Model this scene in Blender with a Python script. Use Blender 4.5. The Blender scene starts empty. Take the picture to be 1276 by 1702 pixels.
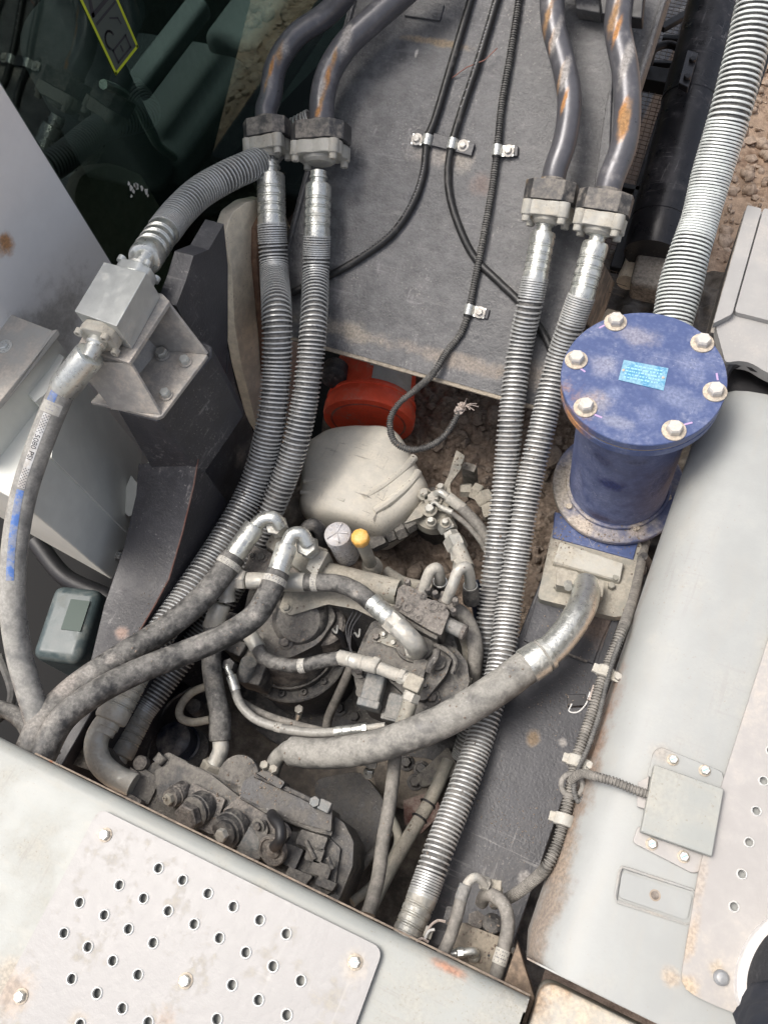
import bpy, bmesh, math, random
from mathutils import Vector, Matrix, noise
from mathutils.geometry import tessellate_polygon
random.seed(7)
R = math.radians
S = bpy.context.scene
COL = S.collection
# ------------------------------------------------------------------ camera
FOC = 1381.3
CZ = 1.6
hd, pt, rl = R(-40.206), R(-62.585), R(-17.947)
FW = Vector((math.sin(hd)*math.cos(pt), math.cos(hd)*math.cos(pt), math.sin(pt)))
r0 = Vector((math.cos(hd), -math.sin(hd), 0)); u0 = r0.cross(FW)
RT = math.cos(rl)*r0 + math.sin(rl)*u0
UP = -math.sin(rl)*r0 + math.cos(rl)*u0
CP = Vector((0, 0, CZ))
cd = bpy.data.cameras.new('camera'); cam = bpy.data.objects.new('camera', cd); COL.objects.link(cam)
cam.matrix_world = Matrix.Translation(CP) @ Matrix((RT, UP, -FW)).transposed().to_4x4()
cd.sensor_fit = 'VERTICAL'; cd.sensor_height = 36; cd.lens = 36*FOC/1702
cd.clip_start = .02; cd.clip_end = 200
S.camera = cam
S.render.resolution_x = 767; S.render.resolution_y = 1024
# ------------------------------------------------------------------ light
w = bpy.data.worlds.new('World'); S.world = w; w.use_nodes = True
nt = w.node_tree; bg = nt.nodes['Background']
sky = nt.nodes.new('ShaderNodeTexSky'); sky.sky_type = 'NISHITA'; sky.sun_disc = False
SUN_EL, SUN_AZ = R(68), R(262)
sky.sun_elevation = SUN_EL; sky.sun_rotation = SUN_AZ
sky.dust_density = 6; sky.air_density = .7; sky.ozone_density = .3
hs = nt.nodes.new('ShaderNodeHueSaturation'); hs.inputs['Saturation'].default_value = .55
nt.links.new(sky.outputs[0], hs.inputs['Color']); nt.links.new(hs.outputs[0], bg.inputs[0]); bg.inputs[1].default_value = .15
sd = bpy.data.lights.new('sun', 'SUN'); sd.energy = 1.25; sd.angle = R(26); sd.color = (1, .95, .88)
so = bpy.data.objects.new('sun', sd); COL.objects.link(so)
sdir = Vector((math.sin(SUN_AZ)*math.cos(SUN_EL), math.cos(SUN_AZ)*math.cos(SUN_EL), math.sin(SUN_EL)))
so.rotation_euler = sdir.to_track_quat('Z', 'Y').to_euler()
S.view_settings.view_transform = 'Standard'; S.view_settings.look = 'None'
S.view_settings.exposure = .68; S.view_settings.gamma = 1
# ------------------------------------------------------------------ placing points: a sight ray met with a real plane
def ray(x, y): return RT*(x-638) - UP*(y-851) + FW*FOC
def A(x, y, z): d = ray(x, y); return CP + d*((z-CZ)/d.z)
def AX(x, y, X): d = ray(x, y); return CP + d*(X/d.x)
def AY(x, y, Y): d = ray(x, y); return CP + d*(Y/d.y)
BN = Vector((0, -math.sin(R(30)), math.cos(R(30)))); BO = Vector((0, 1.12, -.2))
BD = Vector((0, math.cos(R(30)), math.sin(R(30))))
def AP(x, y, p, n): d = ray(x, y); return CP + d*((p-CP).dot(n)/d.dot(n))
def B(x, y, o=0): return AP(x, y, BO+BN*o, BN)
def CH(x, y, cx=-.1154, cy=1.0594, r=.1225):       # sight ray met with the upright filter body
    d = ray(x, y); a = d.x**2+d.y**2; b = -2*(d.x*cx+d.y*cy); c = cx*cx+cy*cy-r*r; q = b*b-4*a*c
    return CP+d*((-b-math.sqrt(max(q, 0)))/(2*a))
def dep(p): return (p-CP).dot(FW)
def px(wd, p): return wd*dep(p)/FOC
Z = Vector((0, 0, 1)); XA = Vector((1, 0, 0)); YA = Vector((0, 1, 0))
# ------------------------------------------------------------------ materials
def lin(c): return tuple(c)+(1,)
def mat(name, base, rough=.5, metal=0, dust=.3, dustc=(.34,.31,.27), up=.3, scale=6, bump=.3, specks=0, speckc=(.5,.48,.44),
        rust=0, rustc=(.25,.09,.03), scr=0, scrc=(.35,.34,.33), spots=(), var=.15, coat=0, trans=0, streak=None, fine=160, soft=.18):
    m = bpy.data.materials.new(name); m.use_nodes = True
    t = m.node_tree; N = t.nodes; L = t.links
    bs = N['Principled BSDF']
    geo = N.new('ShaderNodeNewGeometry'); pos = geo.outputs['Position']
    def math_(op, a, b=None, c=None, clamp=False):
        n = N.new('ShaderNodeMath'); n.operation = op; n.use_clamp = clamp
        for i, v in enumerate((a, b, c)):
            if v is None: continue
            if isinstance(v, (int, float)): n.inputs[i].default_value = v
            else: L.new(v, n.inputs[i])
        return n.outputs[0]
    def nz(sc, det=6, rg=.6, vec=None, dist=0):
        n = N.new('ShaderNodeTexNoise'); n.inputs['Scale'].default_value = sc
        n.inputs['Detail'].default_value = det; n.inputs['Roughness'].default_value = rg
        n.inputs['Distortion'].default_value = dist
        L.new(vec if vec is not None else pos, n.inputs['Vector']); return n.outputs['Fac']
    def ramp(v, a, b):
        n = N.new('ShaderNodeMapRange'); n.inputs[1].default_value = a; n.inputs[2].default_value = b
        n.interpolation_type = 'SMOOTHSTEP'; L.new(v, n.inputs[0]); return n.outputs[0]
    def mixc(f, a, b):
        n = N.new('ShaderNodeMix'); n.data_type = 'RGBA'
        for s, v in ((n.inputs[0], f), (n.inputs[6], a), (n.inputs[7], b)):
            if isinstance(v, (int, float)): s.default_value = v
            elif isinstance(v, tuple): s.default_value = lin(v)
            else: L.new(v, s)
        return n.outputs[2]
    n1 = nz(scale, 8, .62); n2 = nz(scale*5, 6, .65); n3 = nz(fine, 3, .6)
    vf = ramp(math_('ADD', math_('MULTIPLY', n2, .6), math_('MULTIPLY', n1, .4)), .38, .62)
    col = mixc(vf, tuple(c*(1-var) for c in base), tuple(min(1, c*(1+var)) for c in base))
    sx = N.new('ShaderNodeSeparateXYZ'); L.new(geo.outputs['Normal'], sx.inputs[0])
    upm = math_('MULTIPLY', math_('MAXIMUM', sx.outputs[2], 0), up)
    # dust
    th = .675 - dust*.36
    f = ramp(math_('ADD', math_('ADD', math_('MULTIPLY', n1, .6), math_('MULTIPLY', n2, .4)), math_('MULTIPLY', upm, .3)), th-soft*.5, th+soft*.5)
    f = math_('MULTIPLY', f, min(1, .45+dust*.9))
    met = math_('MULTIPLY', math_('SUBTRACT', 1, f), metal)
    col = mixc(f, col, mixc(ramp(math_('ADD', math_('MULTIPLY', n3, .45), math_('MULTIPLY', n2, .55)), .35, .65), tuple(c*.72 for c in dustc), tuple(c*1.18 for c in dustc)))
    rgh = math_('ADD', math_('MULTIPLY', math_('SUBTRACT', 1, f), rough), math_('MULTIPLY', f, .9))
    rgh = math_('ADD', rgh, math_('MULTIPLY', math_('SUBTRACT', n2, .5), .25), clamp=True)
    if streak:      # long run marks along a direction
        mp = N.new('ShaderNodeMapping'); mp.inputs['Rotation'].default_value = streak[0]; mp.inputs['Scale'].default_value = streak[1]
        L.new(pos, mp.inputs['Vector'])
        s = ramp(nz(streak[2], 6, .65, mp.outputs[0], .4), streak[4] if len(streak) > 4 else .48, .75)
        col = mixc(math_('MULTIPLY', s, streak[3]), col, dustc)
    if specks:
        vo = N.new('ShaderNodeTexNoise'); vo.inputs['Scale'].default_value = 150; vo.inputs['Detail'].default_value = 4; vo.inputs['Roughness'].default_value = .7; L.new(pos, vo.inputs['Vector'])
        s = ramp(math_('ADD', math_('MULTIPLY', vo.outputs['Fac'], .7), math_('MULTIPLY', n1, .3)), (.615-specks*.10), (.66-specks*.10))
        col = mixc(math_('MULTIPLY', s, .5), col, speckc)
    if scr:
        for rot, sc in (((.3, .2, .5), (120, 6, 60)), ((1.1, .7, 2.0), (9, 150, 70))):
            mp = N.new('ShaderNodeMapping'); mp.inputs['Rotation'].default_value = rot; mp.inputs['Scale'].default_value = sc
            L.new(pos, mp.inputs['Vector'])
            s = ramp(nz(1.0, 3, .5, mp.outputs[0]), .61, .68)
            s = math_('MULTIPLY', s, ramp(n1, .48, .62))
            col = mixc(math_('MULTIPLY', s, scr), col, scrc)
    if rust:
        s = ramp(math_('ADD', math_('MULTIPLY', n1, .55), math_('MULTIPLY', n2, .45)), .66-rust*.2, .70-rust*.2)
        col = mixc(s, col, mixc(n3, tuple(c*.6 for c in rustc), tuple(c*1.6 for c in rustc)))
        met = math_('MULTIPLY', met, math_('SUBTRACT', 1, s))
    for (p, rad, c, *k) in spots:      # stains with a place and a ragged outline of their own
        k = k[0] if k else .9
        vd = N.new('ShaderNodeVectorMath'); vd.operation = 'SUBTRACT'; L.new(pos, vd.inputs[0]); vd.inputs[1].default_value = tuple(p)
        if isinstance(rad, tuple):
            vs = N.new('ShaderNodeVectorMath'); vs.operation = 'DIVIDE'; L.new(vd.outputs[0], vs.inputs[0]); vs.inputs[1].default_value = rad
            vd = vs; rr = 1
        else: rr = rad
        ln = N.new('ShaderNodeVectorMath'); ln.operation = 'LENGTH'; L.new(vd.outputs[0], ln.inputs[0])
        dd = math_('DIVIDE', ln.outputs['Value'], rr)
        dd = math_('ADD', dd, math_('MULTIPLY', math_('SUBTRACT', nz(16, 8, .72), .5), 2.4))
        s = ramp(dd, 1.15, .25)
        cc = mixc(ramp(n3, .3, .7), tuple(v*.7 for v in c), tuple(min(1, v*1.3) for v in c))
        col = mixc(math_('MULTIPLY', s, k), col, cc)
        met = math_('MULTIPLY', met, math_('SUBTRACT', 1, s))
        rgh = math_('MAXIMUM', rgh, math_('MULTIPLY', s, .8))
    L.new(col, bs.inputs['Base Color']); L.new(rgh, bs.inputs['Roughness']); L.new(met, bs.inputs['Metallic'])
    if bump:
        bp = N.new('ShaderNodeBump'); bp.inputs['Strength'].default_value = bump; bp.inputs['Distance'].default_value = .0025
        L.new(math_('ADD', math_('MULTIPLY', n2, 1.2), math_('MULTIPLY', n3, .8)), bp.inputs['Height']); L.new(bp.outputs[0], bs.inputs['Normal'])
    if coat: bs.inputs['Coat Weight'].default_value = coat; bs.inputs['Coat Roughness'].default_value = .15
    if trans: bs.inputs['Transmission Weight'].default_value = trans
    return m
def plain(name, base, rough=.5, metal=0):
    m = bpy.data.materials.new(name); m.use_nodes = True
    b = m.node_tree.nodes['Principled BSDF']; b.inputs['Base Color'].default_value = lin(base)
    b.inputs['Roughness'].default_value = rough; b.inputs['Metallic'].default_value = metal
    return m
TAN = (.42, .36, .29); OR = (.42, .19, .05); BRN = (.16, .10, .065)
def sp(x, y, z, r, c, k=.9): return (A(x, y, z), r, c, k)
M = {}
M['deck'] = mat('pale_grey_paint', (.305,.318,.30), .45, 0, .26, (.36,.34,.29), up=.1, scale=2.2, bump=.12, var=.05, scr=.5, scrc=(.26,.25,.23), specks=.30, speckc=(.22,.19,.14), streak=((0, 0, R(20)), (1.5, 7, 1), 5, .35),
    spots=(sp(20,1630,0,.06,(.44,.37,.29),.55), sp(745,1608,0,(.035,.012,.02),(.38,.2,.13))))
M['perf'] = mat('scuffed_step_plate', (.285,.278,.272), .42, .0, .20, (.35,.325,.27), up=.1, scale=11, bump=.2, var=.05, scr=.3, scrc=(.45,.43,.4), fine=90, soft=.12,
    spots=(sp(28,1640,0,.05,(.42,.33,.25),.6), sp(590,1600,0,.03,(.44,.38,.30),.6), sp(280,1690,0,.03,(.32,.23,.16),.6), sp(140,1700,0,.03,(.36,.30,.22),.5), sp(176,1388,0,.022,(.42,.36,.29),.6)))
M['hood'] = mat('hood_paint', (.315,.325,.315), .50, 0, .16, (.34,.325,.29), up=.1, scale=2.0, bump=.10, var=.05, specks=.16, speckc=(.26,.22,.17), scr=.35, scrc=(.27,.26,.25), streak=((0, 0, R(-15)), (6, 1.2, 2), 5, .35),
    spots=(sp(1115,1625,.01,.018,(.44,.34,.24),.6), sp(1100,1250,.02,.03,(.36,.31,.26),.5), sp(1190,1400,.02,.05,(.38,.33,.27),.45), sp(900,1520,-.05,(.035,.2,.1),(.22,.17,.13),.8), sp(960,1300,-.05,(.035,.2,.1),(.20,.14,.10),.8), sp(1000,1180,-.05,(.028,.12,.1),(.25,.15,.10),.7), sp(925,1420,-.02,(.03,.1,.06),(.32,.26,.20),.6), sp(1050,1010,-.05,(.02,.2,.08),(.24,.19,.15),.6)))
M['walk'] = mat('walkway_paint', (.36,.345,.33), .42, 0, .2, (.45,.40,.34), up=.1, scale=5, bump=.15, var=.05, rust=.02, rustc=(.4,.25,.12),
    spots=(sp(1142,1642,.02,.022,(.46,.35,.23),.7), sp(1146,1560,.02,(.012,.05,.02),(.44,.34,.24),.6), sp(1160,1470,.02,(.012,.05,.02),(.40,.33,.26),.5), sp(1190,1612,.02,.014,(.44,.36,.26),.6)))
M['panel'] = mat('grey_panel_paint', (.32,.315,.305), .45, 0, .2, (.36,.33,.30), up=.1, scale=3, bump=.12, var=.05, specks=.1, scr=.2)
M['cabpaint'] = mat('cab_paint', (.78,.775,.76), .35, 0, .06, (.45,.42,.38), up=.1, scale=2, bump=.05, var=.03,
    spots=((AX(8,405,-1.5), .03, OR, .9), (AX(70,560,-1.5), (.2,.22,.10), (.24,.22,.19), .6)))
M['box'] = mat('cabinet_paint', (.66,.67,.62), .5, 0, .2, (.56,.53,.47), up=.15, scale=3, bump=.1, var=.05)
M['boxtop'] = mat('cabinet_lid_paint', (.40,.40,.375), .5, 0, .3, (.44,.39,.33), up=.3, scale=5, bump=.2, var=.06, rust=.05, rustc=(.4,.26,.13))
M['frame'] = mat('dark_frame_paint', (.038,.039,.045), .45, 0, .10, (.15,.145,.14), up=.1, scale=6, bump=.35, specks=.22, speckc=(.30,.28,.26), scr=.35, var=.15,
    spots=(sp(295,1060,-.25,(.05,.05,.05),(.33,.27,.23),.8), sp(205,1055,-.25,.022,(.40,.29,.24),.9), sp(150,1070,-.25,.02,(.42,.33,.27),.9), sp(245,955,-.2,.02,(.42,.40,.38),.8), sp(270,980,-.2,(.01,.04,.02),(.42,.40,.38),.7)))
M['frameR'] = mat('dark_frame_paint_right', (.040,.041,.047), .42, 0, .14, (.145,.14,.135), up=.1, scale=5, bump=.35, specks=.18, speckc=(.28,.26,.24), scr=.3, var=.15,
    spots=(sp(885,1228,-.42,(.016,.022,.02),(.23,.17,.11),.8), sp(935,1235,-.42,.012,(.34,.32,.3),.8), sp(870,1460,-.42,.016,(.36,.34,.32),.8), sp(1000,1040,-.42,.06,(.20,.15,.12),.6)))
M['rustline'] = plain('rusty_bare_edge', (.22,.08,.05), .8)
M['boom'] = mat('boom_paint', (.082,.084,.088), .36, 0, .42, (.185,.182,.18), up=.1, scale=5, bump=1.0, specks=.22, speckc=(.42,.40,.37), scr=.45, scrc=(.30,.29,.29), var=.25, soft=.4,
    streak=((0, 0, R(35)), (2, 9, 2), 6, .75),
    spots=((B(560,545), (.16,.03,.03), (.40,.35,.28), .6), (B(760,600), (.2,.025,.03), (.33,.28,.23), .6), (B(800,305), .035, (.20,.15,.13), .6), (B(722,260), (.08,.03,.03), (.36,.33,.30), .6),
           (B(760,265), (.05,.035,.03), (.40,.36,.31), .55), (B(880,620), (.05,.05,.03), (.28,.24,.20), .6), (B(720,70), (.12,.01,.02), (.40,.30,.18), .5), (B(692,88), (.006,.012,.02), (.6,.57,.53), .9), (B(690,330), (.03,.09,.05), (.13,.13,.14), .5)))
M['boomlip'] = mat('dusty_boom_lip', (.20,.18,.15), .8, 0, .55, (.38,.33,.26), scale=14, bump=.8, specks=.2)
M['pipe'] = mat('dark_steel_pipe_paint', (.105,.105,.115), .32, .25, .12, (.28,.26,.25), up=.1, scale=9, bump=.12, var=.1,
    spots=tuple((B(a,b,.126), r_, OR if k == 0 else ((.30,.17,.07) if k == 1 else (.33,.31,.29)), .85) for a, b, r_, k in
        ((466,88,(.012,.05,.03),1),(452,112,(.007,.035,.03),0),(443,140,(.006,.03,.02),1), (474,80,(.016,.03,.03),2),
         (575,70,(.016,.06,.04),2),(556,98,(.008,.035,.025),1),(544,130,(.008,.05,.03),0),(536,150,(.008,.04,.03),2),(531,186,(.010,.022,.03),0),(536,165,(.008,.03,.02),1),
         (909,30,(.011,.07,.05),1),(915,72,(.007,.05,.03),0),(922,60,(.012,.09,.05),2),(930,130,(.006,.05,.03),1),(936,172,(.006,.04,.03),0),(938,120,(.012,.05,.03),2),
         (1022,20,(.012,.07,.05),1),(1024,55,(.007,.06,.03),0),(1040,100,(.014,.09,.05),2),(1035,186,(.009,.030,.03),0),(1036,215,(.010,.030,.03),0),(1038,200,(.014,.05,.04),1))))
M['flangedark'] = mat('dark_flange_paint', (.05,.05,.052), .45, .1, .22, (.30,.27,.23), up=.4, scale=12, bump=.3, rust=0,
    spots=((B(548,235,.1), (.045,.03,.02), OR, .9), (B(552,246,.1), (.03,.02,.02), (.33,.24,.10), .8), (B(890,310,.1), .03, (.36,.22,.07), .9), (B(1010,342,.1), .028, (.36,.2,.07), .8)))
M['clampw'] = mat('pale_flange_paint', (.44,.43,.385), .5, 0, .35, (.36,.33,.27), up=.2, scale=14, bump=.5, specks=.25, speckc=(.16,.15,.14), var=.1,
    spots=((B(536,262,.1), .022, (.30,.28,.32), .6), (B(874,362,.1), .02, (.40,.26,.10), .9)))
M['zinc'] = mat('zinc_plated_steel', (.64,.65,.61), .30, .80, .08, (.42,.40,.35), up=.2, scale=16, bump=.25, var=.12,
    spots=((B(526,322,.08), (.007,.014,.02), (.30,.11,.04), .95),))
M['zincd'] = mat('dusty_zinc_steel', (.54,.54,.50), .40, .6, .34, (.36,.33,.28), up=.3, scale=14, bump=.4, var=.15)
M['spring'] = mat('spring_steel_wire', (.55,.56,.55), .42, .45, .24, (.30,.285,.26), up=.1, scale=10, bump=0, var=.12)
M['springd'] = mat('dusty_spring_wire', (.40,.38,.35), .38, .75, .34, (.28,.25,.22), up=.2, scale=8, bump=0, var=.15)
M['springw'] = mat('whitish_spring_wire', (.74,.77,.75), .36, .4, .35, (.52,.56,.54), up=.3, scale=7, bump=0, var=.1)
M['rubber'] = mat('black_rubber', (.018,.018,.018), .45, 0, .10, (.15,.14,.13), up=.15, scale=12, bump=.2)
M['rubberd'] = mat('muddy_rubber_hose', (.034,.034,.034), .42, 0, .38, (.22,.212,.195), up=.25, scale=12, soft=.24, bump=.7, specks=.25, speckc=(.38,.35,.32), scr=.4,
    spots=(sp(110,1140,-.1,.045,(.33,.30,.27),.8), sp(185,1095,-.12,.02,(.42,.39,.35),.9), sp(235,1100,-.1,.018,(.42,.39,.35),.9), sp(70,1200,-.08,.05,(.30,.28,.25),.8), sp(345,985,-.21,.016,(.33,.31,.28),.8), sp(420,1022,-.18,.014,(.33,.31,.28),.8), sp(150,1122,-.10,.03,(.36,.34,.31),.8), sp(330,1072,-.17,.015,(.3,.28,.26),.8), sp(355,1130,-.32,.02,(.30,.28,.24),.8), sp(590,985,-.23,.012,(.3,.28,.25),.7), sp(290,1040,-.12,.02,(.30,.28,.26),.7)))
M['bighose'] = mat('dusty_suction_hose', (.115,.113,.108), .36, 0, .42, (.31,.30,.27), up=.4, scale=7, bump=.4, scr=.5, specks=.15, speckc=(.5,.49,.46),
    spots=(sp(790,1155,-.2,(.05,.02,.05),(.06,.06,.06),.7), sp(850,1115,-.25,.02,(.1,.1,.1),.6), sp(640,1210,-.2,.04,(.45,.43,.38),.6)))
M['bluehose'] = mat('scuffed_grey_hose', (.17,.17,.165), .28, 0, .42, (.32,.31,.28), up=.4, scale=6, bump=.3, scr=.4, specks=.1, coat=.3)
M['bluestripe'] = mat('blue_stripe_print', (.09,.19,.48), .35, 0, .30, (.26,.26,.25), up=.3, scale=18, bump=.1, soft=.08)
M['iron'] = mat('grimy_cast_iron', (.046,.046,.048), .46, .1, .34, (.20,.187,.165), up=.35, scale=11, bump=1, specks=.15, speckc=(.38,.35,.30), var=.2)
M['ironp'] = mat('pinkish_dusty_casting', (.060,.057,.055), .5, 0, .40, (.22,.20,.178), up=.35, scale=16, bump=.8, specks=.2, speckc=(.4,.37,.33), var=.15)
M['irond'] = mat('dark_oily_casting', (.036,.036,.038), .42, .1, .26, (.16,.148,.13), up=.25, scale=10, bump=.7, specks=.12, var=.2)
M['ironbl'] = mat('bluish_plug_steel', (.15,.165,.17), .5, .2, .35, (.27,.255,.23), up=.3, scale=18, bump=.5)
M['khaki'] = mat('dusty_bracket_paint', (.26,.255,.22), .5, 0, .45, (.35,.32,.265), up=.2, scale=7, bump=.3, specks=.12, speckc=(.2,.17,.13), var=.08)
M['pedpaint'] = mat('silver_bracket_paint', (.38,.365,.34), .45, .1, .35, (.44,.39,.33), up=.2, scale=8, bump=.25, scr=.4, rust=.05, rustc=(.35,.2,.1))
M['alu'] = mat('machined_aluminium', (.56,.58,.56), .34, .55, .16, (.47,.44,.38), up=.1, scale=9, bump=.12, var=.06, scr=.3, scrc=(.62,.64,.62))
M['cream'] = mat('worn_cream_boss', (.78,.69,.54), .6, 0, .15, (.70,.60,.46), up=.2, scale=7, bump=.6, specks=.25, speckc=(.10,.08,.07), var=.15,
    spots=((AX(432,450,-1.15), (.05,.12,.14), (.26,.16,.10), .7), (AX(385,380,-1.15), .05, (.34,.28,.21), .5), (AX(430,560,-1.15), .06, (.34,.20,.12), .5)))
M['bluep'] = mat('blue_filter_paint', (.060,.088,.205), .38, 0, .16, (.24,.26,.33), up=.1, scale=22, bump=.25, var=.07, specks=.16, speckc=(.34,.36,.44), scr=.2, scrc=(.32,.36,.5), soft=.3,
    spots=((A(1060,560,.12), (.05,.03,.02), (.34,.32,.33), .5), (A(1003,610,.12), (.035,.035,.02), (.32,.32,.37), .5), (A(985,670,.12), (.04,.04,.02), (.36,.34,.34), .55), (A(1020,650,.12), .02, (.28,.32,.44), .4),
           (A(1120,660,.12), (.06,.03,.02), (.25,.28,.38), .4), (A(1020,700,.12), (.05,.02,.02), (.30,.31,.36), .5), (A(1075,690,.12), .03, (.22,.25,.37), .4), (A(1155,610,.12), .04, (.18,.21,.33), .35),
           (A(960,690,.09), (.055,.07,.035), (.42,.20,.07), .9), (A(940,650,.09), (.03,.05,.03), (.38,.2,.08), .85)))
M['blued'] = mat('blue_filter_body_paint', (.055,.078,.185), .45, 0, .30, (.17,.18,.23), up=.2, scale=8, bump=.3, var=.2, specks=.1, speckc=(.36,.37,.42), soft=.5,
    spots=((CH(1014,806), (.042,.06,.032), (.022,.032,.11), .97), (CH(1000,862), (.06,.05,.022), (.045,.04,.075), .9), (CH(1000,765), (.04,.05,.022), (.045,.05,.10), .6), (CH(1060,770), (.03,.05,.018), (.07,.08,.13), .7),
           (CH(1100,800), (.03,.06,.12), (.14,.16,.27), .5), (CH(1030,885), (.09,.06,.012), (.36,.33,.28), .6), (CH(960,800), (.02,.05,.09), (.15,.16,.24), .5)))
M['bluefl'] = mat('blue_flange_dusty', (.09,.11,.21), .45, 0, .28, (.36,.33,.30), up=.2, scale=9, bump=.3, var=.1, specks=.1,
    spots=((A(930,810,-.36), (.07,.12,.04), (.45,.40,.33), .95), (A(965,880,-.36), (.06,.08,.04), (.46,.40,.33), .9), (A(1060,880,-.36), .03, (.42,.36,.3), .8), (A(1008,895,-.36), .05, (.38,.34,.3), .6)))
M['gasket'] = mat('rusty_gasket_edge', (.30,.25,.20), .8, 0, .3, (.38,.35,.28), scale=25, bump=.3, rust=.25, rustc=(.42,.16,.05))
M['tag'] = mat('cyan_name_plate', (.07,.27,.46), .35, 0, .3, (.26,.42,.50), scale=40, bump=0)
M['tagtx'] = plain('name_plate_print', (.32,.60,.72), .5)
M['bolt'] = mat('bright_bolt_steel', (.66,.67,.64), .30, .7, .12, (.50,.46,.38), up=.2, scale=40, bump=.2, var=.08)
M['boltw'] = mat('dusty_white_bolt', (.58,.56,.52), .4, .35, .3, (.52,.48,.42), up=.3, scale=40, bump=.3, var=.08)
M['washer'] = mat('stained_washer', (.46,.42,.36), .5, .4, .5, (.50,.43,.34), up=.3, scale=40, bump=.2)
M['green'] = plain('green_paint_mark', (.24,.52,.42), .5)
M['pink'] = plain('pink_paint_mark', (.42,.30,.50), .5)
M['mud'] = mat('packed_brown_mud', (.125,.092,.068), .9, 0, .45, (.235,.185,.145), up=.3, scale=14, bump=1.0, specks=.1, speckc=(.22,.18,.14), var=.3)
M['clod'] = mat('dry_mud_clods', (.15,.115,.09), .9, 0, .4, (.25,.205,.165), up=.4, scale=22, bump=.9, var=.25)
M['floor'] = mat('oily_dusty_platform', (.075,.063,.052), .65, 0, .40, (.19,.165,.135), up=.2, scale=6, bump=.7, specks=.15, speckc=(.22,.19,.16), var=.3)
M['soil'] = mat('trampled_brown_soil', (.27,.175,.115), .95, 0, .4, (.42,.31,.225), up=.3, scale=4, bump=1.0, specks=.15, speckc=(.46,.38,.30), var=.3)
M['stone'] = mat('soil_clods', (.33,.235,.165), .95, 0, .4, (.46,.36,.28), up=.3, scale=9, bump=1, var=.3)
M['red'] = mat('red_bucket_plastic', (.90,.11,.05), .42, 0, .18, (.42,.22,.16), up=.25, scale=9, bump=.25, scr=.4, scrc=(.6,.35,.3), var=.1)
M['redd'] = mat('dusty_red_plastic', (.42,.07,.045), .5, 0, .4, (.34,.2,.15), up=.3, scale=9, bump=.2, scr=.3, scrc=(.6,.4,.35))
M['buckw'] = mat('white_bucket_print', (.48,.47,.44), .5, 0, .35, (.36,.33,.29), up=.1, scale=20, bump=.1)
M['jug'] = mat('dirty_white_plastic', (.64,.61,.53), .45, 0, .36, (.42,.375,.30), up=.0, scale=6, bump=.35, var=.12, scr=.7, scrc=(.10,.09,.08), specks=.05, speckc=(.12,.1,.08), soft=.5)
M['jug2'] = mat('blueish_jug_plastic', (.06,.085,.09), .35, 0, .2, (.2,.2,.18), up=.1, scale=6, bump=.1)
M['glabel'] = plain('green_jug_label', (.008,.035,.025), .5)
M['yellow'] = mat('orange_cap_plastic', (.72,.40,.09), .4, 0, .18, (.62,.45,.26), up=.2, scale=40, bump=.2, var=.1)
M['bottle'] = mat('clear_dusty_bottle', (.60,.59,.60), .28, 0, .35, (.42,.38,.33), up=.2, scale=24, bump=.3, trans=.25)
M['core'] = mat('dusty_inner_sleeve', (.085,.085,.085), .6, 0, .4, (.20,.19,.175), up=.2, scale=14, bump=.2)
M['rail'] = mat('dark_rail_paint', (.024,.024,.029), .42, 0, .12, (.12,.115,.11), up=.1, scale=6, bump=.35, specks=.3, speckc=(.26,.25,.24), scr=.9, scrc=(.2,.19,.19), var=.2,
    spots=(sp(295,1060,-.25,(.05,.05,.05),(.33,.27,.23),.8), sp(205,1055,-.25,.022,(.40,.29,.24),.9), sp(150,1070,-.25,.02,(.42,.33,.27),.9), sp(245,955,-.2,.02,(.42,.40,.38),.8), sp(270,980,-.2,(.01,.04,.02),(.42,.40,.38),.7)))
M['cheek'] = mat('scraped_cheek_paint', (.048,.049,.055), .45, 0, .22, (.16,.15,.14), up=.1, scale=6, bump=.4, specks=.3, speckc=(.3,.28,.26), scr=.9, scrc=(.2,.19,.19), var=.25,
    spots=((AX(425,600,-1.11), (.06,.05,.07), (.62,.53,.42), .9), (AX(430,700,-1.11), (.06,.04,.06), (.50,.42,.33), .8), (AX(400,760,-1.11), (.06,.03,.05), (.34,.30,.26), .5)))
M['void'] = plain('gap_shade_black', (.006,.006,.006), .9)  # near-black colour standing in for the shade down in the left gap
M['rimw'] = mat('worn_bright_rim', (.60,.60,.58), .35, .1, .1, scale=30, bump=0)
M['black'] = mat('matte_black_steel', (.014,.014,.016), .5, 0, .08, (.06,.055,.05), up=.2, scale=6, bump=.2)
M['cylb'] = mat('black_tube_paint', (.018,.018,.021), .30, 0, .10, (.13,.12,.12), up=.15, scale=5, bump=.15, scr=.3, scrc=(.35,.33,.32))
M['conduit'] = mat('corrugated_conduit', (.045,.045,.047), .42, 0, .38, (.17,.165,.15), up=.3, scale=9, bump=.1, specks=.12, soft=.5)
M['conduitd'] = mat('dusty_conduit', (.07,.068,.062), .5, 0, .5, (.25,.235,.21), up=.4, scale=9, bump=.2, specks=.12, soft=.4)
M['label'] = mat('white_hose_label', (.52,.51,.47), .5, 0, .4, (.40,.38,.33), scale=50, bump=.2)
M['chk'] = plain('dark_checker_print', (.16,.16,.17), .6)
M['ink'] = plain('black_print', (.03,.03,.035), .6)
M['grint'] = plain('grey_print', (.30,.30,.32), .6)
M['white'] = plain('white_print', (.62,.62,.60), .6)
M['yline'] = plain('yellow_decal_line', (.45,.52,.03), .5)
M['decalg'] = plain('decal_grey_film', (.07,.085,.075), .35)
M['sole'] = mat('white_rubber_sole', (.72,.70,.68), .5, 0, .15, (.5,.45,.4), scale=20, bump=.3)
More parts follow.
